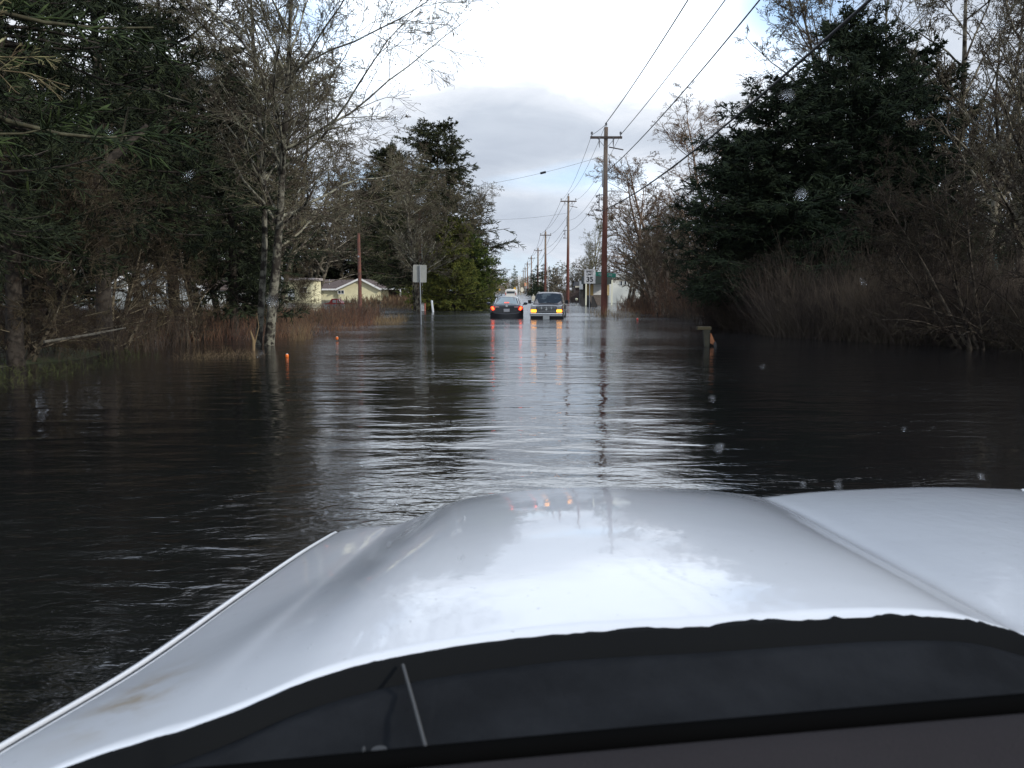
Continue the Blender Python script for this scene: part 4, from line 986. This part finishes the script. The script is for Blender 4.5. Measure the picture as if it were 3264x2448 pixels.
# ------------------------------------------------------------------ vehicles
def loft(stations, n_sub=1):
    """stations: (y, [(x,z)...] half profile from bottom outside to top centre). mirrored"""
    b = MB(); rows = []
    for y, pr in stations:
        left = [(-x, y, z) for x, z in pr]; right = [(x, y, z) for x, z in pr[::-1] if x > 1e-6]
        rows.append(left + right)
    nj = len(rows[0])
    b.grid(rows)
    for row, rev in ((rows[0], False), (rows[-1], True)):
        idx = list(range(nj)); b.add(row, [tuple(idx if rev else idx[::-1])])
    return b
M_TYRE = M_BLACK
def wheel(parent, x, y, r=.33):
    s = 1 if x > 0 else -1
    w_ = MB().cyl((x - .1, y, r), (x + .1, y, r), r, n=24).build("wheel", M_TYRE, parent)
    MB().cyl((x + s * .1, y, r), (x + s * .112, y, r), r * .62, r * .5, n=18).build("rim", M_MET, w_)
M_RED = mat("tail_lamp_red", (.45, .02, .02), .3, coat=.5); M_REDLIT = mat("tail_lamp_lit", (1, .1, .03), .3, emit=(1, .09, .02), estr=5)
M_REDHI = mat("brake_lamp_lit", (1, .2, .15), .3, emit=(1, .12, .07), estr=1.6)
M_AMB = mat("amber_lamp_lit", (1, .5, .05), .3, emit=(1, .36, .02), estr=5)
M_CLEAR = mat("clear_lens", (.45, .42, .40), .15, coat=.6)
M_CHROME = mat("chrome", (.62, .62, .60), .22, metal=.9)
M_PLATE = mat("plate_white", (.6, .58, .58), .5)

# --- dark sedan seen from behind
Ys = 44.6; sx_ = WX(1615, Ys, 975)
o = thing("sedan", (sx_, Ys + 2.4, -.33), "black sedan with red brake lights lit, stopped in the flood water ahead on the left", "car", rz=R(0))
M_BLK = mat("black_car_paint", (.012, .014, .018), .25, coat=.8, spec=.5)
def sprof(w_, zb, zs, zd, zc): return [(w_ * .86, zb), (w_ * .97, zb + .12), (w_, (zb + zs) / 2), (w_ * .985, zs - .08), (w_ * .93, zs), (w_ * .78, zd), (w_ * .4, zc), (0, zc + .005)]
st = [(-2.40, sprof(.74, .42, .80, .92, .93)), (-2.36, sprof(.84, .30, .92, 1.03, 1.045)), (-2.15, sprof(.90, .25, .96, 1.07, 1.09)), (-1.75, sprof(.915, .22, .965, 1.06, 1.08)),
      (-1.0, sprof(.92, .22, .96, 1.03, 1.03)), (0.2, sprof(.92, .22, .94, 1.0, 1.0)), (1.0, sprof(.915, .22, .90, .96, .98)), (1.8, sprof(.89, .25, .80, .86, .90)), (2.3, sprof(.80, .32, .66, .70, .73)), (2.42, sprof(.66, .38, .58, .60, .62))]
loft(st).build("body", M_BLK, o)
gh_st = [(-1.78, [(.74, 1.05), (.72, 1.065), (.4, 1.08), (0, 1.085)]), (-1.05, [(.755, 1.03), (.61, 1.40), (.4, 1.455), (0, 1.47)]), (-.3, [(.77, 1.0), (.62, 1.44), (.42, 1.48), (0, 1.49)]),
         (.35, [(.77, .98), (.60, 1.41), (.4, 1.45), (0, 1.46)]), (1.15, [(.76, .96), (.72, .97), (.4, .985), (0, .99)])]
loft(gh_st).build("cabin", M_BLK, o)
# rear window
M_RGL = mat("rear_glass", (.17, .22, .215), .15, coat=.6, var=.15, vscale=2)
MB().grid([[(-.60, -1.755, 1.085), (-.3, -1.775, 1.10), (0, -1.78, 1.105), (.3, -1.775, 1.10), (.60, -1.755, 1.085)], [(-.50, -1.13, 1.395), (-.25, -1.13, 1.425), (0, -1.135, 1.435), (.25, -1.13, 1.425), (.50, -1.13, 1.395)]]).build("rear_window", M_RGL, o)
cp = MB()
for s in (-1, 1): cp.path([(s * .66, -1.76, 1.078), (s * .56, -1.12, 1.40)], .022, 5)
cp.build("pillar_trim", M_CHROME, o)
for s in (-1, 1):
    MB().add([(s * .78, -1.35, 1.06), (s * .782, .95, 1.0), (s * .64, .35, 1.38), (s * .645, -.95, 1.37)], [(0, 1, 2, 3) if s > 0 else (3, 2, 1, 0)]).build("side_window", M_GLASS, o)
# boot lid, lamps, bumper
MB().prism([(-.42, .60), (.42, .60), (.47, .98), (-.47, .98)], -2.43, -2.38).build("boot_panel", M_BLK, o)
for s in (-1, 1):
    q = [(s * .86, .98), (s * .88, .80), (s * .70, .72), (s * .62, .78), (s * .56, .96), (s * .70, 1.0)]
    lo_ = MB().prism(q if s < 0 else q[::-1], -2.46, -2.30).build("tail_lamp", M_RED, o)
    c0 = (s * .72, -2.47, .84)
    MB().path([(s * .79, -2.47, .94), (s * .70, -2.475, .79)], [.062, .055], 8).build("bulb", M_REDLIT, lo_)
    MB().prism([(s * .64, .91), (s * .40, .91), (s * .40, .97), (s * .64, .97)], -2.465, -2.40).build("reverse_lens", mat("pinkish_lens", (.55, .30, .28), .25, coat=.5), lo_)
    MB().path([(s * .90, .85, .98), (s * 1.04, .80, 1.04)], .03, 6).sphere((s * 1.06, .80, 1.07), .12, 10, 8, (1, .55, .72)).build("mirror", M_BLK, o)
    for yy in (-1.45, 1.45): wheel(o, s * .80, yy)
MB().box((0, -2.445, .76), (.32, .02, .16)).build("licence_plate", M_PLATE, o)
MB().cyl((0, -2.44, 1.0), (0, -2.455, 1.0), .065, n=16).build("emblem", M_CHROME, o)
MB().box((0, -1.66, 1.135), (.26, .08, .10)).build("high_brake_lamp", M_REDHI, o)
MB().grid([[(x, -2.50 + .12 * abs(x / .9) ** 2.5, z + .06 * (x * x)) for x in np.linspace(-.88, .88, 13)] for z in (.28, .45, .56, .60)]).build("bumper", mat("black_satin", (.014, .015, .018), .35, coat=.4), o)
MB().grid([[(x, -2.505 + .12 * abs(x / .9) ** 2.5, z + .10 * (x * x)) for x in np.linspace(-.66, .66, 11)] for z in (.555, .60)]).build("bumper_highlight", mat("grey_lip", (.10, .10, .11), .3, coat=.5), o)

# --- old two-tone pickup facing the viewer
Yf = 43.3; fx = WX(1742, Yf, 975)
o = thing("pickup", (fx, Yf, -.36), "old dark pickup with chrome grille and amber lights lit, facing the viewer in the flood", "pickup truck", rz=R(-6))
M_FP = mat("taupe_truck_paint", (.06, .052, .054), .3, coat=.7); M_FP2 = mat("silver_taupe_paint", (.20, .17, .16), .35, coat=.6)
def fprof(w_, zb, zs, zc): return [(w_ * .95, zb), (w_, zb + .2), (w_ * 1.0, zs - .1), (w_ * .97, zs - .02), (w_ * .9, zs), (w_ * .45, zc), (0, zc + .01)]
# front is at local y=0, body goes back +y
st = [(0.0, fprof(.80, .36, 1.01, 1.03)), (.08, fprof(.82, .34, 1.045, 1.065)), (.6, fprof(.835, .32, 1.08, 1.11)), (1.25, fprof(.84, .32, 1.12, 1.16)), (1.5, fprof(.84, .32, 1.13, 1.14)), (3.0, fprof(.84, .32, 1.12, 1.12)), (4.9, fprof(.83, .36, 1.1, 1.1))]
loft(st).build("body", M_FP, o)
g_ = [(1.22, [(.80, 1.10), (.77, 1.13), (.4, 1.16), (0, 1.17)]), (1.85, [(.79, 1.10), (.655, 1.66), (.4, 1.72), (0, 1.735)]), (2.2, [(.79, 1.10), (.66, 1.70), (.4, 1.755), (0, 1.765)]), (3.6, [(.79, 1.10), (.66, 1.70), (.4, 1.745), (0, 1.75)]), (4.2, [(.79, 1.1), (.66, 1.66), (.4, 1.70), (0, 1.70)])]
loft(g_).build("cabin", M_FP2, o)
for s in (-1, 1):
    MB().path([(s * .745, 1.30, 1.15), (s * .64, 1.80, 1.64)], .035, 6).build("windshield_pillar", M_BLACK, o)
    MB().add([(s * .80, 1.5, 1.17), (s * .80, 2.6, 1.17), (s * .675, 2.6, 1.62), (s * .675, 1.95, 1.62)], [(0, 1, 2, 3) if s > 0 else (3, 2, 1, 0)]).build("side_window", M_GLASS, o)
M_WS = mat("blue_dark_windshield", (.018, .028, .040), .2, spec=.15, col2=(.09, .11, .12), vscale=2.6, lo=.52, hi=.6)
MB().grid([[(-.74, 1.262, 1.15), (-.37, 1.222, 1.175), (0, 1.21, 1.185), (.37, 1.222, 1.175), (.74, 1.262, 1.15)], [(-.635, 1.80, 1.655), (-.32, 1.77, 1.69), (0, 1.765, 1.70), (.32, 1.77, 1.69), (.635, 1.80, 1.655)]]).build("windshield", M_WS, o)
gr = MB().box((0, -.02, .86), (1.06, .06, .30)).build("grille", mat("dark_grille", (.03, .03, .032), .5), o)
for zz in (.76, .83, .90, .97): MB().box((0, -.065, zz), (1.04, .03, .016)).build("grille_bar", M_CHROME, gr)
for xx in (-.26, 0, .26): MB().box((xx, -.075, .94), (.04, .03, .13)).build("grille_upright", M_CHROME, gr)
MB().cyl((0, -.08, .86), (0, -.10, .86), .05, n=14).build("grille_badge", M_CHROME, gr)
for s in (-1, 1):
    h_ = MB().box((s * .665, -.02, .955), (.26, .08, .14)).build("headlight", M_CLEAR, o)
    tl_ = MB().box((s * .665, -.03, .79), (.28, .09, .13)).build("turn_signal", M_AMB, o); bevel(tl_, .03)
    MB().box((s * .80, .04, .87), (.05, .14, .28)).build("side_marker", mat("orange_lens", (.5, .12, .05), .3), o)
    MB().box((s * .92, 1.45, 1.20), (.2, .06, .03)).box((s * 1.0, 1.42, 1.24), (.17, .10, .19)).build("mirror", M_BLACK, o)
    for yy in (.85, 3.9): wheel(o, s * .76, yy, .36)
bevel(MB().box((0, -.10, .60), (1.72, .16, .17)).build("chrome_bumper", M_CHROME, o), .025)
MB().box((0, -.185, .59), (1.70, .02, .03)).build("bumper_strip", mat("grey_lip", (.10, .10, .11), .3, coat=.5), o)
bevel(MB().box((0, -.05, .38), (1.66, .14, .26)).build("valance", M_BLACK, o), .02)
MB().box((0, -.20, .44), (.33, .02, .18)).build("licence_plate", mat("plate_bright", (.62, .62, .58), .5), o)
MB().path([(-.60, 2.0, 1.75), (-.60, 3.8, 1.76)], .02, 5).path([(.60, 2.0, 1.75), (.60, 3.8, 1.76)], .02, 5).build("roof_rail", M_CHROME, o)

# --- distant cars
Yv = 140; o = thing("white_van", (WX(1628, Yv), Yv, -.3), "white van with a dark rear window driving away far ahead, above the sedan's roof", "van")
MV = mat("white_van_paint", (.72, .70, .64), .35, coat=.5)
loft([(0, [(.9, .5), (.93, 1.1), (.86, 1.75), (.6, 1.9), (0, 1.93)]), (.15, [(.93, .45), (.96, 1.1), (.9, 1.82), (.6, 1.98), (0, 2.0)]), (3.6, [(.93, .45), (.96, 1.1), (.9, 1.8), (.6, 1.95), (0, 1.98)]), (4.4, [(.9, .45), (.93, .95), (.8, 1.2), (.5, 1.22), (0, 1.24)])]).build("body", MV, o)
MB().box((0, -.02, 1.45), (1.35, .06, .34)).build("rear_window", M_GLASS, o)
for s in (-1, 1):
    MB().box((s * .85, -.02, 1.2), (.1, .06, .4)).build("tail_lamp", M_RED, o); wheel(o, s * .8, .9); wheel(o, s * .8, 3.4)
Yv = 132; o = thing("grey_car", (WX(1597, Yv), Yv, -.5), "low dark grey car in shade far ahead, left of the white van", "car")
loft([(0, [(.8, .4), (.86, .7), (.84, .9), (.5, .95), (0, .96)]), (.5, [(.85, .35), (.9, .7), (.86, .98), (.5, 1.0), (0, 1.01)]), (4.2, [(.8, .35), (.86, .6), (.8, .8), (.5, .84), (0, .85)])]).build("body", mat("dark_grey_paint", (.06, .06, .07), .35, coat=.5), o)
loft([(.3, [(.75, .95), (.7, .96), (0, .97)]), (.9, [(.76, .95), (.6, 1.4), (0, 1.45)]), (2.0, [(.76, .95), (.6, 1.4), (0, 1.45)]), (2.9, [(.75, .9), (.7, .92), (0, .93)])]).build("cabin", mat("grey_blue_glass", (.16, .17, .19), .25, coat=.5), o)
for s in (-1, 1):
    MB().box((s * .7, -.02, .78), (.2, .06, .14)).build("tail_lamp", M_RED, o); wheel(o, s * .78, .8, .3); wheel(o, s * .78, 3.4, .3)
# red pickup by the yellow house
Yr = 92; o = thing("red_pickup", (WX(1098, Yr), Yr, -1.05), "red pickup parked in front of the yellow house, half hidden by brush", "pickup truck")
MR = mat("red_truck_paint", (.38, .03, .03), .4, coat=.4)
MB().prism([(-2.3, .45), (1.6, .45), (1.6, 1.12), (-.15, 1.14), (-.55, 1.62), (-1.2, 1.62), (-1.5, 1.18), (-2.3, 1.05)][::-1], -.85, .85).build("body", MR, o)
MB().prism([(-1.10, 1.18), (-.72, 1.18), (-.72, 1.5), (-1.10, 1.5)][::-1], -.87, -.84).build("side_window", M_CLEAR, o)
MB().prism([(-.62, 1.18), (-.28, 1.18), (-.55, 1.5), (-.62, 1.5)][::-1], -.87, -.84).build("quarter_window", M_CLEAR, o)
for x_ in (-1.6, .9):
    w_ = MB().cyl((x_, -.88, .42), (x_, -.7, .42), .36, n=20).build("wheel", M_TYRE, o); MB().cyl((x_, -.895, .42), (x_, -.885, .42), .2, n=14).build("rim", M_MET, w_)
# tan pedestal left of pickup
o = thing("utility_pedestal", (WX(1700, 120), 120, 0), "tan utility pedestal in the water just left of the old pickup's roof", "utility box")
bevel(MB().box((0, 0, .2), (.42, .3, .9), taper=1.15).build("cabinet", M_CREAM, o), .04); MB().cyl((.02, 0, .6), (.02, 0, .95), .04, n=6).build("vent", M_CREAM, o)
# ------------------------------------------------------------------ the white pickup we ride in
S_ = 1.1
TR = thing("white_pickup", (0, 0, 0), "white pickup with a domed bonnet, the vehicle the picture is taken from, in the foreground", "pickup truck")
def hood_paint():
    m = bpy.data.materials.new("white_truck_paint"); m.use_nodes = True; t = NT(m.node_tree); b = t.n['Principled BSDF']
    P = t.node('ShaderNodeTexCoord').outputs['Object']
    nz = t.noise(P, 22, 5, .6)
    # one tan smear of dirt on the left wing side of the bonnet
    a = t.vmath('SUBTRACT', P, (-.455, .95, 1.0)); a = t.mapping(a, scale=(22, 9, 0), rot=(0, 0, .5)); q = t.vmath('DOT_PRODUCT', a, a, out=1)
    k = t.math('MULTIPLY', t.math('EXPONENT', t.math('MULTIPLY', q, -1.0)), t.remap(nz, .40, .6), clamp=True)
    base = t.mix(t.remap(t.noise(P, 3.0, 4, .6), .4, .7), (.60, .61, .63, 1), (.57, .58, .605, 1))
    c = t.mix(t.math('MULTIPLY', k, .8), base, (.38, .30, .20, 1))
    spk = t.remap(t.noise(P, 110, 1, .3), .77, .80)
    c = t.mix(t.math('MULTIPLY', spk, .5), c, (.25, .24, .22, 1))
    t.l.new(c, b.inputs['Base Color']); b.inputs['Roughness'].default_value = .35
    b.inputs['Coat Weight'].default_value = 1; b.inputs['Coat IOR'].default_value = 1.34
    t.l.new(t.remap(t.noise(P, 14, 4, .7), .35, .7, .015, .05), b.inputs['Coat Roughness'])
    bp = t.node('ShaderNodeBump'); bp.inputs['Strength'].default_value = 1.0; bp.inputs['Distance'].default_value = 1.0
    sx_ = t.node('ShaderNodeSeparateXYZ'); t.l.new(P, sx_.inputs[0])
    film = t.math('MULTIPLY', t.noise(t.mapping(P, scale=(1, .5, 1)), 30, 4, .6, .4), t.remap(sx_.outputs[0], .55, 1.0, .00012, .0011))
    vo = t.node('ShaderNodeTexVoronoi'); vo.inputs['Scale'].default_value = 70; t.l.new(P, vo.inputs['Vector'])
    bead = t.remap(vo.outputs['Distance'], 0.0, .16, 1.0, 0.0, True)
    sel = t.remap(t.noise(P, 45, 1, .3), .60, .66)
    hh = t.math('MULTIPLY_ADD', t.noise(P, 13, 3, .55), .00035, film)
    hh = t.math('MULTIPLY_ADD', t.math('MULTIPLY', bead, sel), .0009, hh)
    t.l.new(hh, bp.inputs['Height']); t.l.new(bp.outputs[0], b.inputs['Normal']); t.l.new(bp.outputs[0], b.inputs['Coat Normal'])
    return m
HP_ = hood_paint()
# columns: x at rear, x at front, rear edge Y, front edge Y, drops at stations
ST = [.55, .75, 1.05, 1.4, 1.75, 2.0, 2.10]
colm = [
 (-.515, -.432, .50, 2.02, [.425, .450, .496, .530, .566, .598, .612]),
 (-.49, -.42, .53, 2.01, [.418, .443, .489, .523, .559, .592, .606]),
 (-.40, -.36, .66, 1.98, [.400, .424, .464, .504, .545, .580, .596]),
 (-.335, -.315, .70, 1.94, [.388, .411, .443, .492, .539, .572, .590]),
 (-.305, -.285, .71, 1.93, [.384, .405, .435, .485, .536, .568, .588]),
 (-.265, -.235, .735, 1.96, [.378, .397, .421, .468, .520, .556, .580]),
 (-.20, -.15, .79, 2.00, [.370, .386, .398, .434, .482, .522, .548]),
 (-.10, -.07, .83, 2.035, [.366, .378, .386, .417, .462, .504, .528]),
 (.05, .06, .862, 2.06, [.362, .372, .378, .403, .448, .490, .512]),
 (.22, .21, .88, 2.07, [.360, .370, .375, .398, .440, .483, .505]),
 (.40, .37, .912, 2.06, [.362, .372, .378, .402, .442, .485, .507]),
 (.52, .50, .93, 2.03, [.366, .376, .388, .415, .453, .493, .514]),
 (.585, .585, .93, 1.99, [.374, .386, .408, .438, .470, .502, .520]),
 (.615, .615, .92, 1.985, [.378, .391, .417, .448, .478, .506, .524]),
 (.68, .66, .91, 1.99, [.376, .390, .414, .443, .473, .502, .519]),
 (.85, .80, .87, 2.03, [.372, .385, .405, .432, .463, .494, .512]),
 (1.10, 1.05, .78, 2.04, [.372, .382, .400, .424, .455, .485, .503]),
 (1.30, 1.26, .70, 2.02, [.378, .388, .404, .427, .458, .489, .507]),
]
def catmull(xs, ys, x):
    n = len(xs); i = int(np.clip(np.searchsorted(xs, x) - 1, 0, n - 2)); t = (x - xs[i]) / (xs[i + 1] - xs[i])
    m = lambda k: (ys[min(k + 1, n - 1)] - ys[max(k - 1, 0)]) / (xs[min(k + 1, n - 1)] - xs[max(k - 1, 0)])
    h = xs[i + 1] - xs[i]; t2, t3 = t * t, t * t * t
    return (2 * t3 - 3 * t2 + 1) * ys[i] + (t3 - 2 * t2 + t) * h * m(i) + (-2 * t3 + 3 * t2) * ys[i + 1] + (t3 - t2) * h * m(i + 1)
cu_ = np.linspace(0, 1, len(colm))
def hood_pt(s, t, back=0.0):
    """s across 0..1, t rear 0 .. front 1"""
    c = [catmull(cu_, [k[j] for k in colm], s) for j in range(4)]
    Y = c[2] + (c[3] - c[2]) * t - back
    x = c[0] + (c[1] - c[0]) * np.clip((Y - .6) / 1.4, -.2, 1.1)
    ds = [catmull(cu_, [k[4][j] for k in colm], s) for j in range(len(ST))]
    d = catmull(ST, ds, float(np.clip(Y, ST[0], 2.10)))
    return Vector((x * S_, Y * S_, CZ - d * S_))
NS, NTt = 110, 46
rows = []
for j in range(NTt + 1):
    t = (j / NTt) ** .9; rows.append([hood_pt(i / NS, t) for i in range(NS + 1)])
# rear lip turned down
lip = [p + Vector((0, -.004, -.006)) for p in rows[0]]; lip2 = [p + Vector((0, -.002, -.03)) for p in rows[0]]
# rounded nose
fr = rows[-1]
nose = [[p + Vector((0, dy, dz)) for p in fr] for dy, dz in ((.022, -.012), (.038, -.032), (.045, -.06), (.048, -.11))]
b = MB().grid(rows + nose).grid([lip2, lip, rows[0]])
hood_o = b.build("bonnet", HP_, TR)
sb = hood_o.modifiers.new("thick", 'SOLIDIFY'); sb.thickness = .004; sb.offset = -1
# wings: outside of each panel gap, rolling down to the water
def wing(side):
    P = []
    for j in range(-6, NTt + 1):
        t = j / NTt if j >= 0 else 0
        p = hood_pt(0 if side < 0 else 1, (max(j, 0) / NTt) ** .9)
        if j < 0: p = p + Vector((side * .004 * -j * .5, .06 * j, .004 * -j * 1.2))
        q = hood_pt(.01 if side < 0 else .99, 1)
        g = .011; row = [p + Vector((side * g, 0, -.05)), p + Vector((side * g, 0, -.003))]
        for dx, dz in ((.013, .001), (.020, .001), (.030, -.001), (.038, -.006), (.045, -.016), (.050, -.035), (.054, -.07), (.060, -.12), (.075, -.25), (.08, -.45), (.08, -.72)):
            row.append(p + Vector((side * (g + (dx - g) * (.9 if side < 0 else 1.4)), 0, dz - .28 * (dx - .013))))
        P.append(row)
    last = P[-1]
    for dy, dz, k in ((.025, -.015, .97), (.04, -.05, .93), (.045, -.12, .9)):
        P.append([p + Vector((-side * (1 - k) * .5, dy, dz)) for p in last])
    if side > 0: P = [r[::-1] for r in P]
    return MB().grid(P).build("wing", HP_, TR)
wing(-1); wing(1)
# black tube laid nearly flush in each panel gap as its painted-in shade
for s in (0, 1):
    sd_ = -1 if s == 0 else 1
    MB().path([hood_pt(s, j / 24) + Vector((sd_ * .0055, 0, -.007)) for j in range(25)], .0052, 6).build("gap_shade", M_BLACK, TR)
# nose below the bonnet: grille, lamps, bumper
cx = (fr[0].x + fr[-1].x) / 2; hw = (fr[-1].x - fr[0].x) / 2; yn = fr[NS // 2].y
gr = bevel(MB().box((cx, yn - .03, .62), (1.0, .08, .24)).build("grille", M_BLACK, TR), .01)
for k in range(4): MB().box((cx, yn + .016, .54 + k * .055), (.96, .012, .014)).build("grille_bar", M_CHROME, gr)
for s in (-1, 1):
    bevel(MB().box((cx + s * (hw - .16), yn - .05, .60), (.34, .1, .2)).build("headlight", M_CLEAR, TR), .02)
bevel(MB().box((cx, yn + .02, .30), (hw * 2 + .16, .16, .24)).build("bumper", M_CHROME, TR), .03)
MB().box((cx, yn - .09, .1), (hw * 2 - .1, .04, .9)).build("radiator_support", M_BLACK, TR)
# cowl: black plastic between bonnet and glass
M_COWL = mat("cowl_plastic", (.016, .017, .019), .8, spec=.02, var=.35, vscale=5, bump=.15, bscale=60)
rowsC = []
for k, (bk, dz) in enumerate([(.004, -.030), (.02, -.020), (.045, -.018), (.065, -.030), (.11, -.038), (.16, -.046), (.20, -.06), (.26, -.09), (.42, -.16)]):
    rowsC.append([Vector((p.x, p.y - bk * S_, p.z + dz)) for p in rows[0]])
cowl = MB().grid(rowsC).build("cowl", M_COWL, TR)
# wet rubber flap along the back of the bonnet, its front edge ragged with water
rg = random.Random(3); fa, fb_, fc = [], [], []
NF = 330; jag = 0
for i in range(NF + 1):
    a = .03 + .97 * i / NF; p0 = hood_pt(a, 0); p1 = hood_pt(a, .02); d = (p1 - p0).normalized()
    k = np.clip((a - .42) / .15, .12, 1); jag = jag * .72 + rg.uniform(-1, 1) * .0060
    w_ = .006 + k * (jag + .0028 * math.sin(i * .33) + .002 * math.sin(i * .11 + 1)) + (.011 * k if rg.random() < .03 * k else 0)
    fa.append(p0 + Vector((0, -.020, -.040))); fb_.append(p0 + Vector((0, -.004, .0025))); fc.append(p0 + d * max(w_, .001) + Vector((0, 0, .0018)))
MB().grid([fa, fb_, fc]).build("weather_strip", mat("wet_rubber", (.009, .0095, .010), .8, spec=.02), cowl)
def cp_(u, v, drop):
    xc, yc = (u - 1632) / F, (v - 1224) / F
    dy = math.cos(PITCH) - yc * math.sin(PITCH); dz = -math.sin(PITCH) - yc * math.cos(PITCH)
    t = drop / -dz; return Vector((xc * t, dy * t, CZ - drop))
MB().path([cp_(1284, 2120, .42), cp_(1318, 2240, .43), cp_(1372, 2440, .435), cp_(1395, 2540, .44)], .0022, 5).build("seam", mat("grey_seam", (.045, .045, .045), .6), cowl)
pc = cp_(1209, 2402, .44)
MB().cyl(pc + Vector((0, 0, -.02)), pc + Vector((0, 0, .004)), .0085, .0075, n=18).build("pivot_cap", M_BLACK, cowl)
MB().path([cp_(1150, 2450, .435), cp_(1160, 2385, .437)], .0022, 5).build("clip", M_BLACK, cowl)
# windshield
def gp_(s, t):   # s across -1..1, t bottom..top
    x = .22 + s * .95; Y = (.76 - .56 * t) - .10 * s * s * (1 - .4 * t) ; zz = CZ - .43 + .66 * t + .04 * s
    return Vector((x, Y, zz))
gm = bpy.data.materials.new("windshield_glass"); gm.use_nodes = True; t = NT(gm.node_tree); t.n.clear()
o_ = t.node('ShaderNodeOutputMaterial'); tr_ = t.node('ShaderNodeBsdfTransparent'); tr_.inputs[0].default_value = (.985, .99, .985, 1)
gl_ = t.node('ShaderNodeBsdfGlossy'); gl_.inputs['Roughness'].default_value = .0; mx = t.node('ShaderNodeMixShader')
mx.inputs[0].default_value = .035
t.l.new(tr_.outputs[0], mx.inputs[1]); t.l.new(gl_.outputs[0], mx.inputs[2]); t.l.new(mx.outputs[0], o_.inputs[0])
ws = MB().grid([[gp_(-1 + i / 8, j / 8) for i in range(17)] for j in range(9)]).build("windshield", gm, TR)
# rain drops on the glass
dm = bpy.data.materials.new("rain_drop_water"); dm.use_nodes = True; b_ = dm.node_tree.nodes['Principled BSDF']
b_.inputs['Transmission Weight'].default_value = 1; b_.inputs['IOR'].default_value = 1.33; b_.inputs['Roughness'].default_value = .35; b_.inputs['Base Color'].default_value = (.9, .92, .93, 1)
_t = NT(dm.node_tree); _x = _t.node('ShaderNodeMixShader'); _y = _t.node('ShaderNodeBsdfTransparent'); _x.inputs[0].default_value = .13
_t.l.new(_y.outputs[0], _x.inputs[1]); _t.l.new(b_.outputs[0], _x.inputs[2]); _t.l.new(_x.outputs[0], _t.n['Material Output'].inputs[0])
def on_glass(u, v):
    d = skydir(u, v); lo_, hi_ = .05, 2.0
    o0 = Vector((0, 0, CZ)); best = None
    for k in range(1, 400):
        p = o0 + d * (k * .0025)
        # invert the glass shape: for given x,z find Y
        s = (p.x - .22) / .95; tt = (p.z - CZ + .43 - .04 * s) / .66
        if p.y >= (.76 - .56 * tt) - .10 * s * s * (1 - .4 * tt): return p
    return None
drops = [(1158, 110, 3.0), (903, 133, 2.6), (664, 229, 3.2), (1151, 384, 3.8), (1260, 372, 4.5), (1190, 405, 3.6), (2508, 303, 3.2), (2553, 620, 3.0), (3172, 70, 4.2), (870, 960, 3.6), (1340, 640, 2.0),
         (2270, 1270, 1.8), (2290, 1430, 3.0), (1239, 1735, 2.0), (1468, 1780, 2.2), (3128, 1520, 3.0), (2672, 1550, 2.6), (2560, 1545, 2.0), (1870, 1480, 1.2),
         (1265, 1600, 2.6), (2190, 1375, 1.4), (830, 1130, 1.4), (1155, 1480, 1.6), (2430, 1170, 1.0), (2880, 1370, 1.4), (600, 560, 2.0), (1900, 300, 1.0), (2750, 900, 1.2), (350, 420, 1.3)]
rg = random.Random(12)
for (u, v, r) in drops:
    p = on_glass(u, v)
    if p is None: continue
    b = MB(); rr = r * .001 * .8
    b.sphere((0, 0, 0), rr, 14, 8, (1, .35, rg.uniform(1.0, 1.5)))
    if rg.random() < .5: b.sphere((rr * .7, 0, rr * .8), rr * .6, 10, 6, (1, .35, 1.2))
    d_o = b.build("raindrop", dm, ws); d_o.location = p; d_o.rotation_euler = (R(-42), 0, rg.uniform(-.5, .5))
# dashboard
M_DASH = mat("dashboard_vinyl", (.024, .021, .022), .9, spec=.08, var=.1, vscale=3, bump=.25, bscale=400)
def dedge(x): return Vector((x, (.515 + .085 * x - .02 * x * x) * S_, CZ - (.3055 - .040 * x) * S_))
xs = np.linspace(-.7, 1.25, 30)
P = [[dedge(x) + Vector((0, dy, dz)) for x in xs] for dy, dz in ((.02, -.09), (.008, -.012), (0, -.002), (-.006, 0), (-.03, .0005), (-.09, -.012), (-.2, -.045), (-.30, -.10), (-.33, -.22))]
dash = MB().grid(P).build("dashboard", M_DASH, TR)
MB().path([dedge(x) + Vector((0, .014, -.004)) for x in xs], .0095, 8).build("defroster_strip", mat("black_foam", (.003, .003, .003), 1.0, spec=0), dash)
# cab interior behind the dashboard: floor, bench seat and firewall shade the glass from below
M_CAB = mat("dark_cab_cloth", (.02, .02, .022), .95, spec=.05)
MB().box((.30, -.35, .38), (2.0, 1.9, .03)).build("cab_floor", M_CAB, TR)
MB().box((.30, .50, .72), (1.96, .03, .66)).build("firewall", M_CAB, TR)
for sx in (-.62, 1.29): MB().box((sx, -.35, .72), (.03, 1.7, .66)).build("door_panel", M_CAB, TR)
bs = bevel(MB().box((.33, -.72, .62), (1.7, .6, .30)).build("bench_seat", M_CAB, TR), .05)
bevel(MB().box((.33, -1.05, .95), (1.7, .16, .6), rot=(R(-10), 0, 0)).build("seat_back", M_CAB, TR), .05)
